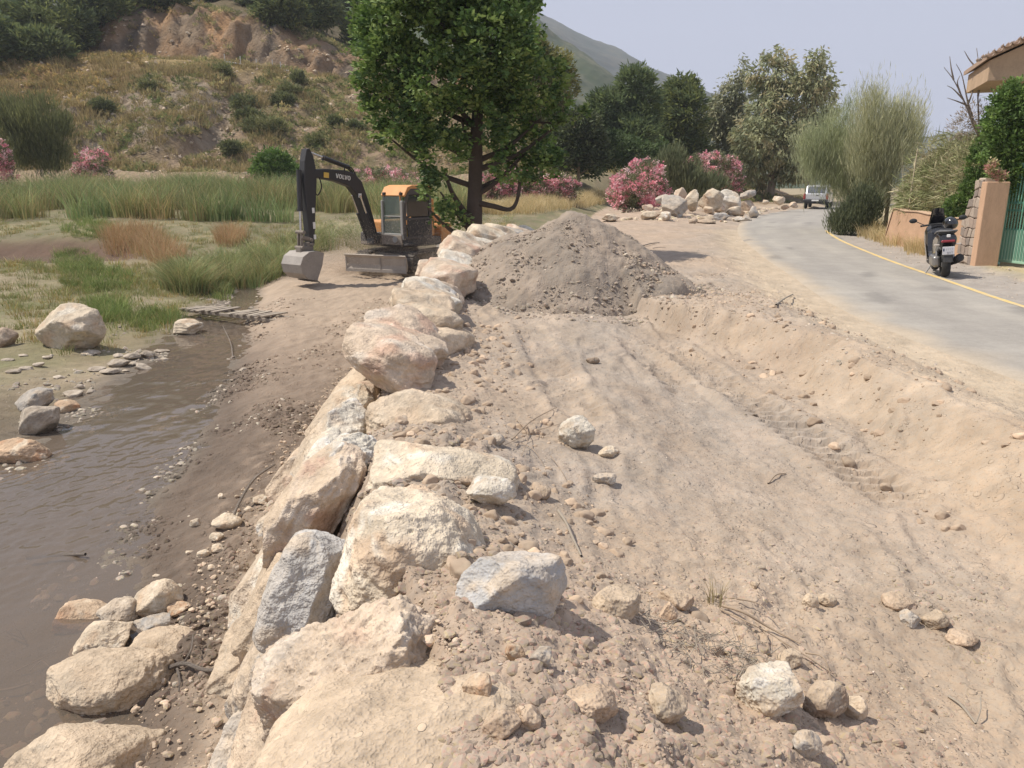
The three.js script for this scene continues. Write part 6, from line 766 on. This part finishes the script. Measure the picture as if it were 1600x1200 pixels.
  for (const s of [-1, 1]) P('indicator', box(-0.27, 0.72, s * 0.20, 0.08, 0.03, 0.1, 0.012), std([0.5, 0.45, 0.4], 0.3));
  P('exhaust', merge([rod([-0.22, 0.42, 0.24], [0.32, 0.3, 0.22], 0.085, 0.07, 20), rod([-0.26, 0.43, 0.24], [-0.2, 0.415, 0.24], 0.06, 0.08, 20), rod([0.3, 0.3, 0.22], [0.6, 0.25, 0.1], 0.03)]), matt); P('engine', merge([box(0.3, 0.34, -0.16, 0.62, 0.24, 0.16, 0.06), box(0.42, 0.34, 0.04, 0.4, 0.24, 0.2, 0.05)]), metal);
  P('shock_absorber', merge([rod([0.02, 0.32, -0.17], [0.14, 0.66, -0.14], 0.03), rod([0.02, 0.32, 0.17], [0.14, 0.66, 0.14], 0.03)]), metal); P('stand', rod([0.5, 0.24, -0.2], [0.44, 0.02, -0.34], 0.014), metal);
  P('grab_rail', tube([[0.1, 0.94, -0.19], [-0.2, 1.0, -0.17], [-0.32, 1.0, 0], [-0.2, 1.0, 0.17], [0.1, 0.94, 0.19]], 0.016, 24), greyp);
  // helmet on the seat
  const lathe = new THREE.SphereGeometry(0.145, 36, 26, 0, 6.2832, 0, 2.25).scale(1.12, 1.0, 0.95);
  const H = thing('helmet', 'glossy black helmet resting on the scooter seat', 'helmet', foot.clone().add(V(0.32, 1.115, 0.13).applyAxisAngle(V(1, 0, 0), lean).applyAxisAngle(V(0, 1, 0), ang)).toArray());
  obj('shell', lathe.rotateZ(0.15).rotateY(ang + 0.4), phys([0.015, 0.015, 0.016], 0.12, { clearcoat: 1 }), H); obj('visor', new THREE.SphereGeometry(0.15, 24, 14, -0.9, 1.8, 1.25, 0.62).scale(1.12, 1, 0.95).rotateY(ang - 2.4), phys([0.05, 0.055, 0.06], 0.06, { clearcoat: 1 }), H); obj('padding', new THREE.CylinderGeometry(0.115, 0.1, 0.03, 26).translate(0, -0.085, 0), M.seat, H);
}
// ---------------------------------------------------------------- low wall, stone pillar, gate, house
const plaster = (rgb) => std(rgb, 0.95, { map: fineMap, bumpMap: fineBump, bumpScale: 0.004 });
const wallAt = (d, off = 0) => V(roadX(d) + 3.75 + off, ground(roadX(d) + 3.75 + off, -d), -d);
{
  const A = hit(1388, 380), B = hit(1520, 411), n = B.clone().sub(A), L = Math.hypot(n.x, n.z), turn = Math.atan2(-n.z, n.x);
  const T = thing('garden_wall', 'low orange rendered wall beside the scooter, rising towards the gate pillar', 'wall', [A.x, A.y - 0.1, A.z], turn); T.userData.kind = 'thing';
  const pts = [[0, 0]]; for (let i = 0; i <= 24; i++) { const t = i / 24, h = 1.12 * sm(-0.02, 0.07, t) + 0.05 * noise(t * 6, 1, 5) - 0.1 * t; pts.push([t * L, h + 0.14]); } pts.push([L, 0]);
  obj('wall_body', slab(pts, 0.24, 0.03), plaster([0.56, 0.36, 0.23]), T); obj('coping', slab(pts.slice(1, -1).map(([x, y]) => [x, y + 0.045]).concat(pts.slice(1, -1).map(([x, y]) => [x, y + 0.004]).reverse()), 0.3, 0.01), plaster([0.60, 0.42, 0.29]), T);
  // pillar with irregular stone facing
  const Q = thing('gate_pillar', 'tall gate pillar faced with brown irregular stone on one side and orange render on the other', 'gate pillar', [B.x, B.y - 0.08, B.z], turn), r = rng(55), hh = 2.18, w0 = 0.95, w1 = 0.34;
  const edge = (y) => lerp(w0, w1, clamp((y - 0.25) / (hh - 0.5), 0, 1));    // its outer edge slopes
  obj('pillar_core', slab([[-0.42, 0], [0.55, 0], [0.55, hh], [0.18, hh], [-0.42, 0.95]], 0.42, 0.02), plaster([0.52, 0.43, 0.34]), Q);
  obj('render_face', box(0.70, hh / 2 - 0.04, 0.02, 0.3, hh - 0.1, 0.52, 0.02), plaster([0.62, 0.40, 0.26]), Q);
  const kinds = [[0.34, 0.27, 0.22], [0.40, 0.31, 0.25], [0.29, 0.24, 0.205], [0.45, 0.37, 0.30]].map((c) => std(c, 0.95, { map: fineMap, bumpMap: fineBump, bumpScale: 0.01 }));
  const rows = 9, cols = 4, px = (i, j) => [-0.42 + 0.97 * j / cols + (i && i < rows && j && j < cols ? (r() - 0.5) * 0.14 : 0), 0.05 + (hh - 0.08) * i / rows + (j && j < cols ? (r() - 0.5) * 0.14 : 0)], grid = []; for (let i = 0; i <= rows; i++) { grid.push([]); for (let j = 0; j <= cols; j++) grid[i].push(px(i, j)); }
  for (let i = 0; i < rows; i++) for (let j = 0; j < cols; j++) { let q = [grid[i][j], grid[i][j + 1], grid[i + 1][j + 1], grid[i + 1][j]]; const c = [q.reduce((a, b) => a + b[0], 0) / 4, q.reduce((a, b) => a + b[1], 0) / 4]; if (c[0] < -0.42 + 0.6 * clamp((c[1] - 0.95) / (hh - 0.95), 0, 1)) continue; q = q.flatMap((p, k) => { const e = q[(k + 1) % 4], m = [(p[0] + e[0]) / 2 + (r() - 0.5) * 0.04, (p[1] + e[1]) / 2 + (r() - 0.5) * 0.04]; return [p, m]; }).map(([x, y]) => [c[0] + (x - c[0]) * 0.88, c[1] + (y - c[1]) * 0.88]);
    obj('stone', slab(q, 0.06, 0.015).translate(0, 0, 0.225 + 0.012 * r()), kinds[Math.floor(r() * 4)], Q); }
  // gate: from the pillar towards the viewer
  const G0 = hit(1557, 414), G1 = V(G0.x + 0.75, G0.y, G0.z + 2.7), gd = G1.clone().sub(G0), gl = gd.length(), gt = Math.atan2(-gd.z, gd.x);
  const G = thing('metal_gate', 'green metal gate of thin upright bars with horizontal rails', 'gate', [G0.x, G0.y, G0.z], gt), gm = std([0.14, 0.33, 0.24], 0.55), gp = std([0.30, 0.50, 0.38], 0.6);
  obj('gate_frame', merge([box(0.03, 1.2, 0, 0.07, 2.4, 0.07, 0.008), box(gl, 1.2, 0, 0.07, 2.4, 0.07, 0.008), box(gl / 2, 2.4, 0, gl, 0.06, 0.05, 0.008), box(gl / 2, 0.1, 0, gl, 0.06, 0.05, 0.008)]), gp, G);
  for (const y of [0.86, 1.32, 1.5]) obj('rail', box(gl / 2, y, -0.03, gl, 0.055, 0.035, 0.006), gm, G);
  for (let i = 1; i < 34; i++) obj('bar', box(i * gl / 34, 1.25, 0.01, 0.022, 2.3, 0.022, 0), gm, G);
  for (let i = 0; i < 34; i++) obj('lower_bar', box((i + 0.5) * gl / 34, 0.48, 0.012, 0.018, 0.76, 0.018, 0), gp, G);
  // house corner above the hedge
  const H0 = at(1542, 127, 21), H1 = at(1542, 94, 21), hd = thing('house', 'corner of a house with beige gable and tiled roof edge', 'house', [H0.x, 0, H0.z], -0.36);
  const he = H0.y, hs = H1.y - H0.y; const slope = 0.46;
  obj('gable_wall', slab([[0, he], [7, he], [7, he + hs + slope * 3.2], [3.2, he + hs + slope * 3.2], [0, he + hs]], 3.0, 0.02).translate(0, 0, -1.5), plaster([0.50, 0.36, 0.24]), hd);
  obj('lower_wall', box(5.2, he / 2, -1.7, 4.6, he, 2.6, 0.02), plaster([0.50, 0.38, 0.27]), hd);
  const roof = obj('roof', slab([[-0.1, he + hs + 0.005], [3.2, he + hs + slope * 3.3 + 0.005], [3.2, he + hs + slope * 3.3 + 0.12], [-0.1, he + hs + 0.12]], 3.3, 0.01).translate(0, 0, -1.55), plaster([0.42, 0.30, 0.22]), hd);
  const tg = new THREE.CylinderGeometry(0.085, 0.075, 0.42, 12, 1, true, -Math.PI / 2, Math.PI), tm = [[0.40, 0.31, 0.25], [0.46, 0.33, 0.25], [0.35, 0.29, 0.25]].map((c) => std(c, 0.95, { map: fineMap, side: THREE.DoubleSide }));
  for (let i = 0; i < 19; i++) for (let j = 0; j < 4; j++) { const m = obj('roof_tile', tg, tm[(i * 3 + j) % 3], roof), x = -0.05 + i * 0.175; m.position.set(x, he + hs + slope * x * 1.02 + 0.16 + 0.012 * ((i * 7 + j * 3) % 5), -0.1 + 0.12 - j * 0.36); m.rotation.x = Math.PI / 2; }
  obj('chimney_cowl', merge([new THREE.SphereGeometry(0.2, 18, 14).scale(1, 1.25, 1).translate(0, 0.25, 0), new THREE.CylinderGeometry(0.07, 0.1, 0.4, 14).translate(0, -0.15, 0)]).translate(1.55, he + hs + slope * 1.55 + 0.5, -0.4), std([0.10, 0.11, 0.14], 0.6), hd);
}
tree('garden_shrub', 'dark green leafy shrub over the gate under the house eave', 'shrub', null, V(at(1590, 300, 19.5).x + 0.6, 0, -19.5), seenBalls(19.5, [[1570, 190, 26, 40], [1585, 160, 26, 30], [1605, 200, 36, 60], [1590, 250, 34, 40], [1552, 225, 16, 30, 0.6], [1600, 290, 26, 26], [1575, 275, 24, 22]]), { seed: 201, trunk: 0.06, bark: BARK.twig, clusters: 1100, per: 15, spread: 0.14, len: 0.10, wide: 0.028, tones: GREEN.bush, shell: 0.7 });
tree('ivy_shrub', 'leafy green shrub between low wall, cane and stone pillar', 'shrub', null, far(1505, 345, 19.5), seenBalls(21.5, [[1500, 325, 20, 18], [1490, 340, 14, 12], [1518, 300, 14, 22], [1528, 262, 14, 26], [1540, 230, 14, 20]]), { seed: 202, trunk: 0, clusters: 420, per: 15, spread: 0.12, len: 0.09, wide: 0.024, tones: GREEN.bush.map((c) => c.map((v) => v * 0.9)), shell: 0.7 });
tree('pink_flowering_plant', 'small plant with pale pink blooms on top of the stone pillar', 'plant', null, far(1555, 290, 18), seenBalls(18, [[1552, 262, 8, 10], [1562, 275, 8, 8]]), { seed: 203, trunk: 0, clusters: 60, per: 12, spread: 0.07, len: 0.06, wide: 0.022, tones: [[0.6, 0.32, 0.28], [0.5, 0.42, 0.25], [0.3, 0.3, 0.12]], shell: 0.7 });
{ // bare dead tree and leaning poles
  const d = 23, f = far(1540, 200, d), T = thing('dead_tree', 'leafless grey dead tree in front of the house roof', 'dead tree', [f.x, 0, f.z]), P = (l) => l.map(([x, y]) => at(x, y, d).sub(V(f.x, 0, f.z))), r = rng(19);
  obj('trunk', limb([V(0, 0, 0), ...P([[1535, 230], [1520, 190], [1512, 165]])], 0.08, 0.045, 9), BARK.dry, T);
  const br = [[[1520, 190], [1505, 155], [1490, 125], [1475, 105]], [[1505, 155], [1488, 138], [1480, 134]], [[1512, 165], [1495, 158], [1480, 153]], [[1490, 125], [1486, 105], [1484, 88]], [[1515, 175], [1508, 140], [1502, 115], [1494, 100]], [[1530, 205], [1528, 150], [1530, 110], [1526, 75]], [[1528, 150], [1536, 110], [1540, 92], [1545, 80]], [[1530, 110], [1516, 95], [1507, 80]], [[1512, 165], [1520, 140], [1520, 120]], [[1535, 215], [1548, 170], [1560, 130], [1570, 105], [1578, 70]], [[1500, 145], [1496, 128], [1500, 118]], [[1535, 105], [1540, 98], [1544, 95]]];
  br.forEach((b) => obj('branch', limb(P(b), 0.026, 0.007, 6), BARK.dry, T));
  const shr = leafCloud(seenBalls(d, [[1525, 185, 22, 22], [1505, 200, 18, 16]]).map((b) => [b[0] - f.x, b[1], b[2] - f.z, b[3], b[4], b[5]]), { seed: 20, clusters: 90, per: 10, spread: 0.15, len: 0.14, wide: 0.01, tones: [[0.38, 0.31, 0.25], [0.30, 0.26, 0.2]] }); obj('dry_twigs', shr, needleMat, T).userData.kind = 'stuff';
  const pole = (label, a, b, d, rr) => { const A = at(...a, d), B = at(...b, d); A.y = ground(A.x, A.z); tag(obj('cane_pole', limb([A, A.clone().lerp(B, 0.5), B], rr, rr * 0.8, 8), std([0.50, 0.43, 0.31], 0.8)), label, 'pole'); };
  pole('pale leaning pole in the cane above the scooter mirror', [1460, 333], [1486, 212], 25, 0.026); pole('thinner leaning pole in the cane, nearer the tamarisk', [1418, 325], [1434, 232], 25.5, 0.024);
}
// ---------------------------------------------------------------- footbridge of planks
{
  const A = hit(300, 492).add(V(0, 0.16, 0)), B = hit(430, 497).add(V(0, 0.1, 0)), n = B.clone().sub(A), L = n.length() + 0.15, T = thing('footbridge', 'small footbridge of uneven grey planks over the stream', 'footbridge', A.toArray(), Math.atan2(-n.z, n.x)), wm = [[0.40, 0.34, 0.27], [0.46, 0.40, 0.32], [0.34, 0.29, 0.235]].map((c) => std(c, 0.95, { map: fineMap, bumpMap: fineBump, bumpScale: 0.006 })), r = rng(6);
  for (const z of [-0.2, 0.22]) obj('beam', box(L / 2, -0.07 + (B.y - A.y) / 2, z, L + 0.2, 0.07, 0.07, 0.01), wm[2], T);
  for (let i = 0; i < 13; i++) { if (i === 6) continue; const w = 0.115 + 0.03 * r(); const m = obj('plank', box(0, 0, 0, w, 0.03, 0.62 + 0.12 * r(), 0.006), wm[i % 3], T); m.position.set(0.06 + i * (L / 13) + (r() - 0.5) * 0.02, lerp(0, B.y - A.y, i / 12) + 0.012 * r() - (i > 6 ? 0.03 : 0), 0.05 * (r() - 0.5)); m.rotation.set((r() - 0.5) * 0.06, (r() - 0.5) * 0.14 - (i < 6 ? 0.1 : -0.03), (r() - 0.5) * 0.12); }
}
// handrail along the terrace of the hillside
{ const a = onHill(328, 124), b = onHill(432, 134), T = thing('terrace_rail', 'thin pale railing along the terrace edge on the hillside', 'railing', a.toArray()), pts = []; for (let i = 0; i <= 8; i++) { const p = a.clone().lerp(b, i / 8); p.z = -toeD(p.x) - 25.4; p.y = hillY(p.x, p.z) + 0.05; pts.push(p.sub(a)); }
  const pm = std([0.55, 0.52, 0.48], 0.7); obj('rail', tube(pts.map((p) => [p.x, p.y + 0.12, p.z]), 0.09, 30, 6), pm, T); [0, 2, 4, 6, 7].forEach((i) => obj('post', rod([pts[i].x, pts[i].y - 0.3, pts[i].z], [pts[i].x, pts[i].y + 0.9, pts[i].z], 0.05), pm, T)); }
renderer.render(scene, camera);
